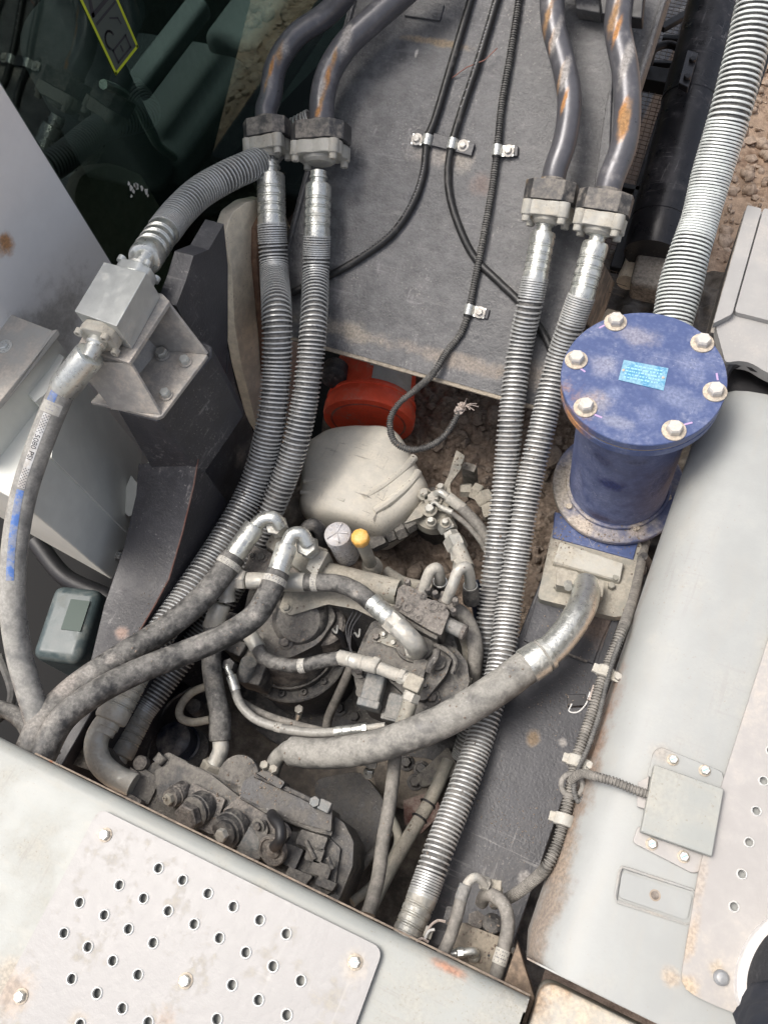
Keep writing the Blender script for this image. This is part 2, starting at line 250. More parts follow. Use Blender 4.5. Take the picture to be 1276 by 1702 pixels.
M['mesh'] = mat('black_knit_upper', (.02,.021,.025), .8, 0, .05, (.1,.1,.1), up=.1, scale=30, bump=1, fine=500)
M['cloth'] = mat('black_trouser_cloth', (.012,.017,.030), .75, 0, .03, (.08,.08,.09), up=.1, scale=12, bump=.6, fine=700)
M['seat'] = plain('grey_seat_cloth', (.30,.32,.315), .8)
M['seatd'] = mat('dark_cab_trim', (.09,.12,.105), .6, dust=.45, dustc=(.20,.24,.21), scale=3, bump=0)
M['dropping'] = plain('dried_white_spatter', (.75,.73,.66), .8)
M['rag'] = mat('frayed_cloth_tape', (.48,.42,.38), .9, 0, .3, (.35,.28,.24), scale=40, bump=1)
# glass: real see-through tinted pane with a reflection
gm = bpy.data.materials.new('tinted_cab_glass'); gm.use_nodes = True
t = gm.node_tree; t.nodes.clear()
o_ = t.nodes.new('ShaderNodeOutputMaterial'); tr = t.nodes.new('ShaderNodeBsdfTransparent'); gl = t.nodes.new('ShaderNodeBsdfGlossy')
tr.inputs[0].default_value = (.34,.41,.40,1); gl.inputs['Roughness'].default_value = .02; gl.inputs[0].default_value = (.55,.68,.63,1)
fr = t.nodes.new('ShaderNodeFresnel'); fr.inputs[0].default_value = 2.1
mx = t.nodes.new('ShaderNodeMixShader'); gg = t.nodes.new('ShaderNodeNewGeometry'); iv = t.nodes.new('ShaderNodeMath'); iv.operation = 'SUBTRACT'; iv.inputs[0].default_value = 1; t.links.new(gg.outputs['Backfacing'], iv.inputs[1]); ml = t.nodes.new('ShaderNodeMath'); ml.operation = 'MULTIPLY'; t.links.new(fr.outputs[0], ml.inputs[0]); t.links.new(iv.outputs[0], ml.inputs[1]); t.links.new(ml.outputs[0], mx.inputs[0]); t.links.new(tr.outputs[0], mx.inputs[1]); t.links.new(gl.outputs[0], mx.inputs[2])
t.links.new(mx.outputs[0], o_.inputs[0])
M['glass'] = gm
# ------------------------------------------------------------------ mesh building
class MB:
    def __init__(s): s.v = []; s.f = []
    def add(s, v, f):
        n = len(s.v); s.v += [Vector(p) for p in v]; s.f += [tuple(i+n for i in q) for q in f]; return s
    def prism(s, top, ext):                      # polygon swept along a vector
        n = len(top); ext = Vector(ext); v = list(top)+[p+ext for p in top]
        tri = tessellate_polygon([[p for p in top]])
        f = [tuple(t) for t in tri]+[tuple(reversed([i+n for i in t])) for t in tri]
        f += [(i, i+n, (i+1) % n+n, (i+1) % n) for i in range(n)]
        return s.add(v, f)
    def slab(s, pts, ext):                       # same, caps as one n-gon
        n = len(pts); ext = Vector(ext); v = list(pts)+[p+ext for p in pts]
        return s.add(v, [tuple(range(n)), tuple(reversed(range(n, 2*n)))]+[(i, i+n, (i+1) % n+n, (i+1) % n) for i in range(n)])
    def lathe(s, p, ax, prof, n=24, cap=True, ph=0):
        ax = Vector(ax).normalized(); a = ax.orthogonal().normalized(); b = ax.cross(a)
        v = []; f = []
        for (t_, r_) in prof:
            for k in range(n):
                g = 2*math.pi*k/n+ph; v.append(Vector(p)+ax*t_+(a*math.cos(g)+b*math.sin(g))*r_)
        m = len(prof)
        for i in range(m-1):
            for k in range(n): f.append((i*n+k, i*n+(k+1) % n, (i+1)*n+(k+1) % n, (i+1)*n+k))
        if cap: f.append(tuple(reversed(range(n)))); f.append(tuple(range((m-1)*n, m*n)))
        return s.add(v, f)
    def cyl(s, p0, p1, r, r1=None, n=20):
        d = Vector(p1)-Vector(p0); return s.lathe(p0, d, [(0, r), (d.length, r if r1 is None else r1)], n)
    def hexn(s, p, ax, r, h, ph=0): 
        return s.lathe(p, ax, [(0, r), (h*.82, r), (h, r*.86)], 6, True, ph)
    def tube(s, pts, rad, n=12, caps=True):
        fr = frames(pts); v = []; f = []; m = len(pts)
        for i, (p, a, b) in enumerate(fr):
            r_ = rad[i] if isinstance(rad, (list, tuple)) else rad
            for k in range(n):
                g = 2*math.pi*k/n; v.append(p+(a*math.cos(g)+b*math.sin(g))*r_)
        for i in range(m-1):
            for k in range(n): f.append((i*n+k, i*n+(k+1) % n, (i+1)*n+(k+1) % n, (i+1)*n+k))
        if caps: f.append(tuple(reversed(range(n)))); f.append(tuple(range((m-1)*n, m*n)))
        return s.add(v, f)
    def box(s, c, x, y, z):                      # half-vectors
        c = Vector(c); v = [c+x*i+y*j+z*k for i in (-1, 1) for j in (-1, 1) for k in (-1, 1)]
        return s.add(v, [(0,1,3,2), (4,6,7,5), (0,4,5,1), (2,3,7,6), (0,2,6,4), (1,5,7,3)])
def frames(pts):
    out = []; m = len(pts); a = None
    for i in range(m):
        d = (pts[min(i+1, m-1)]-pts[max(i-1, 0)]).normalized()
        if a is None: a = d.orthogonal().normalized()
        else: a = (a-d*a.dot(d)).normalized()
        out.append((pts[i], a, d.cross(a)))
    return out
def spline(P, step=.008):
    P = [Vector(p) for p in P]; Q = [P[0]*2-P[1]]+P+[P[-1]*2-P[-2]]; out = []
    for i in range(1, len(Q)-2):
        p0, p1, p2, p3 = Q[i-1:i+3]; n = max(2, int((p2-p1).length/step))
        t0, t1 = 0, max((p1-p0).length, 1e-5)**.5; t2 = t1+max((p2-p1).length, 1e-5)**.5; t3 = t2+max((p3-p2).length, 1e-5)**.5
        for k in range(n):
            t_ = t1+(t2-t1)*k/n
            a1 = p0*((t1-t_)/(t1-t0))+p1*((t_-t0)/(t1-t0)); a2 = p1*((t2-t_)/(t2-t1))+p2*((t_-t1)/(t2-t1)); a3 = p2*((t3-t_)/(t3-t2))+p3*((t_-t2)/(t3-t2))
            b1 = a1*((t2-t_)/(t2-t0))+a2*((t_-t0)/(t2-t0)); b2 = a2*((t3-t_)/(t3-t1))+a3*((t_-t1)/(t3-t1))
            out.append(b1*((t2-t_)/(t2-t1))+b2*((t_-t1)/(t2-t1)))
    out.append(P[-1]); return resample(out, step)
def resample(P, step):
    L = [0]
    for i in range(1, len(P)): L.append(L[-1]+(P[i]-P[i-1]).length)
    n = max(2, int(round(L[-1]/step))); out = []; j = 0
    for k in range(n+1):
        s_ = L[-1]*k/n
        while j < len(P)-2 and L[j+1] < s_: j += 1
        d = L[j+1]-L[j]; out.append(P[j].lerp(P[j+1], (s_-L[j])/d if d > 1e-9 else 0))
    return out
def T(name, label, cat, loc, group=None):
    o = bpy.data.objects.new(name, None); COL.objects.link(o); o.location = loc; o.empty_display_size = .05
    o['label'] = label; o['category'] = cat
    if group: o['group'] = group
    return o
def origin(o):
    while o is not None and o.type != 'EMPTY' and o.parent: o = o.parent
    return Vector(o.location) if o is not None else None
def P(name, mb, m, parent=None, bevel=0, smooth=True, label=None, ang=32, seg=2, kind=None, sub=0):
    me = bpy.data.meshes.new(name); loc = origin(parent) if parent else sum(mb.v, Vector())/len(mb.v)
    me.from_pydata([p-loc for p in mb.v], [], mb.f); me.update()
    bm = bmesh.new(); bm.from_mesh(me); bmesh.ops.recalc_face_normals(bm, faces=bm.faces); bm.to_mesh(me); bm.free()
    me.materials.append(M[m] if isinstance(m, str) else m)
    if smooth:
        me.polygons.foreach_set('use_smooth', [True]*len(me.polygons)); me.set_sharp_from_angle(angle=R(ang))
    o = bpy.data.objects.new(name, me); COL.objects.link(o)
    if parent: o.parent = parent
    else: o.location = loc
    if bevel:
        b = o.modifiers.new('bevel', 'BEVEL'); b.width = bevel; b.segments = seg; b.limit_method = 'ANGLE'; b.angle_limit = R(35); b.harden_normals = True
    if sub:
        b = o.modifiers.new('sub', 'SUBSURF'); b.levels = sub; b.render_levels = sub
    if label: o['label'] = label
    if kind: o['kind'] = kind
    return o
def TAG(o, label, cat, group=None):
    o['label'] = label; o['category'] = cat
    if group: o['group'] = group
    return o
def bolt(par, p, ax, r, h, m='bolt', wm='washer', wr=1.55, ph=None, mark=None, name='bolt'):
    ax = Vector(ax).normalized()
    if wr:
        b = MB().lathe(p, ax, [(0, r*wr), (h*.18, r*wr), (h*.24, r*wr*.93)], 20); P('washer', b, wm, par)
    b = MB().lathe(Vector(p)+ax*(h*.2 if wr else 0), ax, [(0, r), (h*.75, r), (h, r*.84)], 6, True, random.random() if ph is None else ph)
    o = P(name, b, m, par, ang=25)
    if mark:
        q = Vector(p)+ax*(h*1.21); a = ax.orthogonal().normalized()
        P('paint_mark', MB().box(q, a*r*.65, ax.cross(a)*r*.12, ax*.0004), mark, par)
    return o
def hose_pts(L, step=.008):                       # L: list of (px, py, z) or Vectors
    return spline([p if isinstance(p, Vector) else A(*p) for p in L], step)
def spring_guard(par, pts, r, pitch, wire, m='spring', pf=None, phase=0):
    # real helix of wire wound round the hose
    L = [0]
    for i in range(1, len(pts)): L.append(L[-1]+(pts[i]-pts[i-1]).length)
    fr = frames(pts); tot = L[-1]; NS = 18; s_ = 0; j = 0; v = []; f = []; ang = phase; ns = 4
    ring = 0
    while s_ < tot:
        while j < len(L)-2 and L[j+1] < s_: j += 1
        u = (s_-L[j])/(L[j+1]-L[j]); p = fr[j][0].lerp(fr[j+1][0], u); a = fr[j][1].lerp(fr[j+1][1], u).normalized(); b = fr[j][2].lerp(fr[j+1][2], u).normalized()
        rr = r(s_/tot) if callable(r) else r
        rad = a*math.cos(ang)+b*math.sin(ang); ax = a.cross(b)
        for k in range(ns):
            g = 2*math.pi*k/ns+.78; v.append(p+rad*(rr+wire*math.cos(g))+ax*(wire*math.sin(g)))
        if ring: 
            q = (ring-1)*ns
            for k in range(ns): f.append((q+k, q+(k+1) % ns, q+ns+(k+1) % ns, q+ns+k))
        ring += 1
        pp = pf(s_/tot, tot)*pitch if pf else pitch
        s_ += pp/NS; ang += 2*math.pi/NS
    return P('spring_guard', MB().add(v, f), m, par, ang=80)
def closewound(n0, n1, pitch, wire):              # closely wound turns at both ends, slightly uneven in between
    def g(u, tot):
        s_ = u*tot; c = wire*2.1/pitch
        if s_ < n0*wire*2.1 or tot-s_ < n1*wire*2.1: return c
        return 1+.12*math.sin(s_*37)+.07*math.sin(s_*91+1)
    return g
def ferrule(par, p0, p1, r, m='zinc', ribs=3, name='ferrule', n=28):
    d = p1-p0; Lh = d.length; pr = [(0, r*.72), (Lh*.02, r*.93), (Lh*.06, r*1.0)]
    if ribs:
        for k in range(ribs):
            t_ = Lh*(.22+.62*(k+.5)/ribs); g = Lh*.3/ribs*.55
            pr += [(t_-g, r), (t_-g*.7, r*.95), (t_-g*.2, r*.95), (t_, r*1.02), (t_+g*.3, r*.95), (t_+g*.8, r*.95), (t_+g, r)]
    pr += [(Lh*.95, r), (Lh*.985, r*.97), (Lh, r*.8)]
    return P(name, MB().lathe(p0, d, pr, n), m, par, ang=40)
def band(par, p, d, r, wdt, m='label', name='label_band', marks=True):
    d = Vector(d).normalized(); P(name, MB().lathe(p-d*wdt/2, d, [(0, r), (wdt, r)], 28, False), m, par)
    if marks:
        a = (CP-p); a = (a-d*a.dot(d)).normalized(); b = d.cross(a); q = MB()
        for k in range(7):
            g0 = -.85+k*.27
            for h_ in range(4):
                if random.random() < .3: continue
                g = g0+random.uniform(-.04, .04); s_ = (-.34+h_*.22)*wdt; w2 = wdt*.045; gw = random.choice((.05, .08, .11))
                v = [p+d*(s_+i*w2)+(a*math.cos(g+j*gw)+b*math.sin(g+j*gw))*(r+.0006) for i, j in ((-1,-1), (1,-1), (1,1), (-1,1))]
                q.add(v, [(0,1,2,3)])
        if q.v: P('label_print', q, 'chk', par)
def nut(par, p, ax, r, h, m='zincd', name='nut', ph=None): return P(name, MB().lathe(p, ax, [(0, r*.9), (h*.12, r), (h*.88, r), (h, r*.88)], 6, True, random.random() if ph is None else ph), m, par, ang=25)
def torus_pts(c, ax, r, n=24, a0=0, a1=2*math.pi):
    ax = Vector(ax).normalized(); a = ax.orthogonal().normalized(); b = ax.cross(a)
    return [Vector(c)+(a*math.cos(a0+(a1-a0)*k/n)+b*math.sin(a0+(a1-a0)*k/n))*r for k in range(n+1)]
def poly(z, *q): return [A(x, y, z) for x, y in q]
def clod_mesh(mb, c, r, seed):
    rnd = random.Random(seed); bm = bmesh.new(); bmesh.ops.create_icosphere(bm, subdivisions=1, radius=1)
    sx, sy, sz = [rnd.uniform(.6, 1.3) for _ in range(3)]; off = Vector((rnd.random()*9, rnd.random()*9, 0))
    vs = []
    for v in bm.verts:
        k = 1+.55*noise.noise(v.co*1.3+off); vs.append(Vector(c)+Vector((v.co.x*sx, v.co.y*sy, v.co.z*sz*.7))*r*k)
    mb.add(vs, [tuple(v.index for v in f.verts) for f in bm.faces]); bm.free()
# ================================================================== THE SETTING
def grid(nx, ny, fn):
    v = [fn(i/nx, j/ny) for j in range(ny+1) for i in range(nx+1)]
    return MB().add(v, [(j*(nx+1)+i, j*(nx+1)+i+1, (j+1)*(nx+1)+i+1, (j+1)*(nx+1)+i) for j in range(ny) for i in range(nx)])
GZ = -1.75
def gh(x, y):
    p = Vector((x, y, 0)); f = math.exp(-((x-.2)**2+(y-3.8)**2)/12)
    return GZ+(.16*noise.noise(p*.5)+.10*noise.noise(p*1.7+Vector((3, 1, 0)))+.05*noise.noise(p*5)+.022*noise.noise(p*13))*(.25+.75*f)
def gfn(u, v):
    s = lambda a: (a-.5)*2
    x = .2+s(u)*abs(s(u))**1.6*42; y = 3.8+s(v)*abs(s(v))**1.6*42
    return Vector((x, y, gh(x, y)))
P('ground', grid(230, 230, gfn), 'soil', kind='structure', ang=180)
mb = MB(); rnd = random.Random(3)
for k in range(9000):
    x = rnd.uniform(-1.4, 1.6); y = rnd.uniform(2.0, 6.5); r_ = rnd.choice((.006, .008, .012, .02, .03))*rnd.uniform(.6, 1.5)*(1.8 if rnd.random() < .04 else 1)
    clod_mesh(mb, (x, y, gh(x, y)+r_*.2), r_, k)
P('soil_clods', mb, 'stone', kind='stuff', ang=60)
# floor of the well between the rails
def pf(u, v):
    x = -1.12+1.22*u; y = -.3+2.5*v; p = Vector((x, y, 0)); mud = min(1, max(0, (y-.55)/.3))
    z = -.80+mud*(.03+.07*noise.noise(p*4+Vector((5, 0, 0)))+.05*abs(noise.noise(p*11))+.025*noise.noise(p*26))+.006*noise.noise(p*20)
    return Vector((x, y, z))
P('platform_floor', grid(150, 260, pf), 'floor', kind='structure', ang=180)
def mfn(u, v):
    x = -1.02+.92*u; y = .62+1.3*v; p = Vector((x, y, 0)); e = min(u, 1-u, v*.8, 1-v)*8; e = min(1, max(0, e))
    z = -.83+e*(.13+.06*noise.noise(p*3+Vector((5, 0, 0)))+.05*abs(noise.noise(p*9))+.03*abs(noise.noise(p*21))+.012*noise.noise(p*48)+.006*noise.noise(p*90))
    return Vector((x, y, z))
P('mud_bed', grid(220, 280, mfn), 'mud', kind='structure', ang=180)
mb = MB()
for k in range(1500):
    u, v = rnd.random(), rnd.random(); q = mfn(u, v); r_ = rnd.choice((.004, .006, .008, .012, .018))*rnd.uniform(.7, 1.3)
    clod_mesh(mb, q+Z*r_*.3, r_, k+9000)
P('mud_clods', mb, 'clod', kind='stuff', ang=50)
for (a, b, z, r_, lb) in ((690,950,-.68,.03,'just left of the pale hook pipes'), (735,945,-.68,.035,'between the two pale hook pipes'), (700,925,-.70,.025,'below the muddy swivel joint'), (835,880,-.62,.035,'against the hoses leaving the swivel joint'), (800,700,-.7,.04,'beside the left long spring hose under the boom lip'), (755,690,-.72,.03,'behind the looped conduit end'), (845,820,-.62,.03,'half hidden by the two long spring hoses'), (915,760,-.66,.04,'in the gap left of the blue filter'), (820,690,-.62,.035,'under the boom corner near the long spring hoses')):
    mb = MB(); clod_mesh(mb, A(a, b, z), r_*1.3, a); o = P('mud_lump', mb, 'clod', ang=45, sub=1)
    TAG(o, 'dry brown mud lump '+lb, 'mud lump', 'loose mud lumps in the well')
o = P('reflection_darkener', MB().box((-1.0, 4.0, -1.45), XA*.42, YA*1.7, Z*.45), 'frame', bevel=.03); TAG(o, 'unseen dark box added under the boom to darken the cab window reflection', 'added box')  # dark box added under the boom so the window reflection goes darker
# ================================================================== BODY PANELS
# rear deck, front edge rolled down
t = T('deck_panel', 'pale grey painted deck panel with rolled front edge, lower left', 'body panel', (-.4, -.3, 0))
prof = [(-1.4, 0), (-.16, 0), (-.128, 0), (-.118, -.0035), (-.111, -.010), (-.1075, -.018), (-.1065, -.028), (-.1065, -.034)]
mb = MB(); x0, x1 = -1.9, .058; v = []
for (y, z) in prof: v += [Vector((x0, y-.008, z)), Vector((x0*.5, y-.004, z)), Vector((x1, y+.008, z))]
n = len(prof); mb.add(v, [(3*i+j, 3*i+j+1, 3*i+4+j, 3*i+3+j) for i in range(n-1) for j in (0, 1)])
P('panel_sheet', mb, 'deck', t, ang=60)
mb = MB().slab([Vector((x1, -1.4, 0)), Vector((x1, -.12, 0)), Vector((x1, -.10, -.012)), Vector((x1, -.098, -.16)), Vector((x1, -1.4, -.16))], (-.003, 0, 0)); P('end_plate', mb, 'deck', t)

mb = MB().slab([Vector((-1.0, -.1095, -.0285)), Vector((.058, -.0965, -.0285)), Vector((.058, -.0935, -.031)), Vector((-1.0, -.1065, -.031))], (0, 0, -.008)); P('bare_edge', mb, mat('bare_rusty_sheet_edge', (.25,.20,.16), .7, .2, .4, (.33,.27,.21), scale=18, rust=.28, rustc=(.30,.12,.06), bump=.4), t)
# perforated step plate on the deck
PZ = .014
t = T('perforated_step_plate', 'scuffed pale anti-slip step plate with round holes bolted on the lower-left deck', 'step plate', A(330, 1560, 0))
def hole_plate(outer, holes, z, th, r, m, par, name='plate_sheet'):
    loops = [outer]+[[c+Vector((math.cos(-2*math.pi*k/20)*r, math.sin(-2*math.pi*k/20)*r, 0)) for k in range(20)] for c in holes]
    tri = tessellate_polygon(loops); v = [p for l in loops for p in l]; n = len(v)
    f = [tuple(t_) for t_ in tri]+[tuple(i+n for i in reversed(t_)) for t_ in tri]; i0 = 0
    for l in loops:
        m_ = len(l); f += [(i0+i, i0+(i+1) % m_, i0+(i+1) % m_+n, i0+i+n) for i in range(m_)]; i0 += m_
    mb = MB().add(v+[p-Z*th for p in v], f); return P(name, mb, m, par, ang=40)
def rounded(c, r, n=5):
    out = []; m = len(c)
    for i in range(m):
        p, a, b = c[i], c[i-1], c[(i+1) % m]; rr = r[i] if isinstance(r, (list, tuple)) else r
        d0 = (a-p).normalized(); d1 = (b-p).normalized(); s0 = p+d0*rr; s1 = p+d1*rr
        for k in range(n+1):
            u = k/n; out.append(s0*(1-u)**2+p*2*u*(1-u)+s1*u*u)
    return out
c0 = A(165, 1343, PZ); c1 = A(637, 1577, PZ); c2 = A(578, 1760, PZ)+Vector((.0, -.25, 0)); c3 = A(-30, 1722, PZ)+Vector((-.0, -.30, 0))
H = [(264,1443),(304,1463),(346,1485),(388,1507),(432,1529),(476,1552),(199,1471),(239,1493),(280,1514),(323,1536),(365,1559),(409,1583),(454,1606),(500,1630),
     (133,1500),(174,1521),(214,1544),(255,1567),(386,1637),(430,1662),(477,1687),(107,1551),(147,1574),(188,1597),(230,1620),(361,1694),(120,1627),(162,1651),(204,1676),(247,1699),(134,1703),(407,1719),(318,1745),(290,1722)]
HC = [A(a, b, PZ) for a, b in H]
hole_plate(rounded([c0, c1, c2, c3], .02), HC, PZ, .004, .0082, 'perf', t)
rim = None
for c in HC:                                      # pressed-up rim round each hole
    if rim is None:
        rim = P('hole_rim', MB().lathe(c-Z*.001, Z, [(0, .0116), (.0028, .0104), (.0036, .0094), (.0034, .0081), (-.004, .0078)], 20, False), 'rimw', t); rc = c
        rim.location = Vector((0, 0, 0)); base = c
    else:
        o = rim.copy(); COL.objects.link(o); o.parent = t; o.location = c-base
for a, b, mk in ((176,1388,'green'), (36,1656,None), (590,1599,'green'), (309,1630,'green')): bolt(t, A(a, b, PZ), Z, .0098, .009, 'bolt', 'washer', 1.35, mark=mk)
# right hood: one long sheet with a rounded left shoulder
t = T('side_hood', 'long pale grey engine side hood with rounded dirty shoulder on the right', 'hood', (.3, .55, 0))
def hoodprof(s_):
    pr = [(.10, -.22), (.05, -.165), (.026, -.135), (.022, -.115), (.027, -.085), (.037, -.055), (.052, -.030), (.072, -.012), (.098, -.002), (.13, .003), (.17, .006), (.25, .008), (.75, .010)]
    return pr
pr = hoodprof(0); v = []; f = []; NY = 30
for j in range(NY+1):
    y = -.045+1.245*j/NY
    for (x, z) in pr:
        e = max(0, (1.20-y)); c = .03*math.exp(-e*25)
        v.append(Vector((x+(.0 if j else .012), y-(.0 if z > -.1 else 0), z-c)))
m_ = len(pr)
for j in range(NY):
    for i in range(m_-1): f.append((j*m_+i, j*m_+i+1, (j+1)*m_+i+1, (j+1)*m_+i))
P('hood_sheet', MB().add(v, f), 'hood', t, ang=60)
# rear return and sill below the hood
mb = MB().slab([Vector((.035, -.047, -.45)), Vector((.035, -.047, -.03)), Vector((.08, -.047, -.012)), Vector((.75, -.047, .008)), Vector((.75, -.047, -.45))], (0, .003, 0)); P('end_return', mb, 'hood', t)
o = P('sill_panel', MB().slab(rounded([Vector((.070, -.062, -.03)), Vector((.072, -.5, -.03)), Vector((.9, -.5, -.03)), Vector((.9, -.062, -.03))], [.03, .01, .01, .01]), (0, 0, -.15)), mat('rusty_sill_paint', (.45,.43,.38), .5, 0, .3, (.48,.40,.30), scale=8, rust=.1, rustc=(.35,.22,.12), spots=(sp(875,1660,-.05,.05,(.30,.22,.15),.9), sp(930,1650,-.05,.03,(.42,.28,.17),.8))), bevel=.008)
TAG(o, 'pale rust-stained sill panel across a dark gap below the right hood', 'body panel')
o = P('hood_inner_skirt', MB().slab([Vector((.012, -.03, -.10)), Vector((.070, -.10, -.10)), Vector((.070, -.5, -.10)), Vector((.012, -.5, -.10))], (0, 0, -.3)), mat('brown_dusty_skirt', (.13,.10,.075), .8, 0, .5, (.24,.18,.13), scale=10, bump=.5), bevel=.003)
TAG(o, 'brown dirty inner skirt between the deck end and the right hood', 'body panel')
# panel in front of the hood with a dark gap between
t = T('front_service_panel', 'flat grey service panel with ribbed side strip beyond the hood', 'body panel', (.1, 1.5, .0))
zt = .012
mb = MB().slab(rounded([A(1205, 603, zt), A(1188, 541, zt), A(1243, 352, zt), A(1420, 352, zt), A(1420, 665, zt), A(1276, 622, zt), A(1240, 597, zt)], [.01, .02, .012, .01, .01, .03, .03]), (0, 0, -.03)); P('panel_sheet', mb, 'panel', t, bevel=.003)
mb = MB().prism(rounded([A(1182, 546, zt+.001), A(1238, 350, zt+.001), A(1262, 356, zt+.001), A(1213, 530, zt+.001)], .006), (0, 0, .018)); P('side_strip', mb, 'panel', t, bevel=.007, seg=3)
mb = MB().prism(rounded([A(1218, 524, zt+.001), A(1266, 352, zt+.001), A(1420, 380, zt+.001), A(1420, 574, zt+.001)], .008), (0, 0, .012)); P('raised_cover', mb, 'panel', t, bevel=.005)
mb = MB().slab([A(1180, 552, zt-.03), A(1236, 350, zt-.03), A(1246, 350, zt-.03), A(1192, 556, zt-.03)], (0, 0, -.4)); P('side_wall', mb, mat('dark_side_wall', (.12,.115,.11), .6, dust=.4), t)
o = P('gap_dark_strip', MB().tube(spline([A(1192, 640, -.012), A(1212, 606, -.010), A(1235, 600, -.006), A(1262, 612, -.006), A(1310, 632, -.006)], .01), .014, 10), 'black'); TAG(o, 'curved black tube drawn as the dark gap between hood and front panel', 'dark gap')  # black tube stands in for the dark line of the gap
o = P('gap_dark_sheet', MB().slab([A(1195, 660, -.06), A(1195, 545, -.06), A(1400, 590, -.06), A(1420, 720, -.06)], (0, 0, -.02)), 'black'); TAG(o, 'black sheet added to darken the gap between hood and front panel', 'liner')  # black sheet added below so the gap looks dark
# walkway sheet on the hood, right edge of frame
t = T('hood_walkway', 'pale perforated walkway sheet along the far right edge, rust-stained', 'walkway', A(1200, 1450, .03))
WZ = .020
WH = [A(a, b, WZ) for a, b in ((1268,1298),(1256,1348),(1244,1400),(1232,1453),(1219,1507),(1280,1248),(1291,1200),(1302,1150),(1313,1100),(1324,1050),(1304,1370),(1292,1423))]
oc = rounded([A(1128, 1642, WZ), A(1160, 1450, WZ), A(1200, 1300, WZ), A(1276, 1062, WZ), A(1330, 880, WZ), A(1560, 900, WZ), A(1440, 1760, WZ), A(1190, 1673, WZ)], [.025, .02, .02, .02, .02, .02, .02, .02], 3)
hole_plate(oc[::-1], WH, WZ, .005, .0068, 'walk', t)
for c in WH[:10]: P('hole_rim', MB().lathe(c-Z*.001, Z, [(0, .0094), (.0026, .0086), (.0034, .0077), (.0032, .0068), (-.004, .0065)], 20, False), 'rimw', t)
P('dome_bolt', MB().lathe(A(1197, 1625, WZ), Z, [(0, .012), (.006, .0115), (.010, .008), (.0115, .003)], 20), mat('grey_dome_bolt', (.30,.31,.32), .4, .3, .1), t)
# cover box plate bolted on the hood
def onh(x, y, z=.008): return A(x, y, z)
t = T('hinge_cover_plate', 'square pale cover plate with four green-marked bolts on the right hood', 'cover plate', onh(1130, 1340))
P('base_tab', MB().slab(rounded([onh(1086,1248,.013), onh(1098,1241,.013), onh(1200,1282,.013), onh(1204,1300,.013), onh(1195,1330,.013), onh(1075,1290,.013)], .006), (0, 0, -.006)), 'hood', t, bevel=.002)
P('base_tab', MB().slab(rounded([onh(1050,1400,.013), onh(1060,1372,.013), onh(1186,1418,.013), onh(1168,1448,.013), onh(1150,1452,.013)], .007), (0, 0, -.006)), 'walk', t, bevel=.002)
P('cover_sheet', MB().slab([onh(1087,1270,.036), onh(1203,1311,.036), onh(1183,1424,.036), onh(1064,1382,.036)], (0, 0, -.022)), 'deck', t, bevel=.0025)
P('side_lug', MB().slab([onh(1060,1300,.014), onh(1078,1290,.014), onh(1072,1345,.014), onh(1058,1340,.014)], (0, 0, -.005)), 'walk', t, bevel=.001)
for a, b in ((1117,1263), (1170,1281), (1082,1403), (1135,1424)): bolt(t, onh(a, b, .013), Z, .0082, .008, 'bolt', 'washer', 1.25, mark='green')
t = T('blank_mounting_pad', 'small blank mounting pad with one rusty hole on the right hood', 'mounting pad', onh(1087, 1490))
hole_plate(rounded([onh(1033,1449,.011), onh(1150,1487,.011), onh(1141,1530,.011), onh(1027,1491,.011)][::-1], .008), [onh(1088,1488,.011)], .011, .003, .0068, 'hood', t, 'pad')
P('seal_bead', MB().tube([onh(*q, .0085) for q in ((1029,1449),(1033,1441),(1040,1443),(1150,1479),(1157,1490),(1148,1533),(1138,1536),(1024,1498),(1022,1490),(1029,1449))], .0028, 6), mat('grey_sealant', (.38,.385,.37), .7), t)
P('hole_liner', MB().lathe(onh(1088,1488,.0112), -Z, [(0, .0068), (.001, .0088), (.0002, .0094), (0, .0068)], 20, False), mat('rusty_ring', (.35,.26,.18), .8, rust=.3), t)
P('hole_floor', MB().lathe(onh(1088,1488,.0095), Z, [(0, .0072), (.0006, .0072)], 16), mat('rusty_hole', (.06,.03,.02), .9), t)
# ================================================================== CAB, LEFT
GX = -1.5
t = T('excavator_cab', 'operator cab side with dark tinted window and pale lower panel, upper left', 'cab', (GX, 1.1, 0))
e0 = AX(0, 138, GX); e1 = AX(186, 440, GX); ye = (e0.y+e1.y)/2
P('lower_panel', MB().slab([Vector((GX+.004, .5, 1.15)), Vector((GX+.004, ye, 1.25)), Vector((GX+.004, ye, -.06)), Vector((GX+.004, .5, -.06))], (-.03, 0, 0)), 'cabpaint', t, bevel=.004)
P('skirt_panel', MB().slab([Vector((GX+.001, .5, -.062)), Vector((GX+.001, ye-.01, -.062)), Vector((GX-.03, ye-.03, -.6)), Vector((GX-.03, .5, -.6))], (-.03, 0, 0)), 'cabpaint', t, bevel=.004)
zb = AX(215, 455, GX).z-.02
yi = AX(205, 420, GX).y
ztop = AX(22, 60, GX).z
P('window_pane', MB().slab(rounded([Vector((GX, ye+.004, zb-.08)), Vector((GX, 1.5, -.50)), Vector((GX, 4.2, -.6)), Vector((GX, 4.2, 1.5)), Vector((GX, ye+.004, 1.5))], .01), (-.006, 0, 0)), 'glass', t)
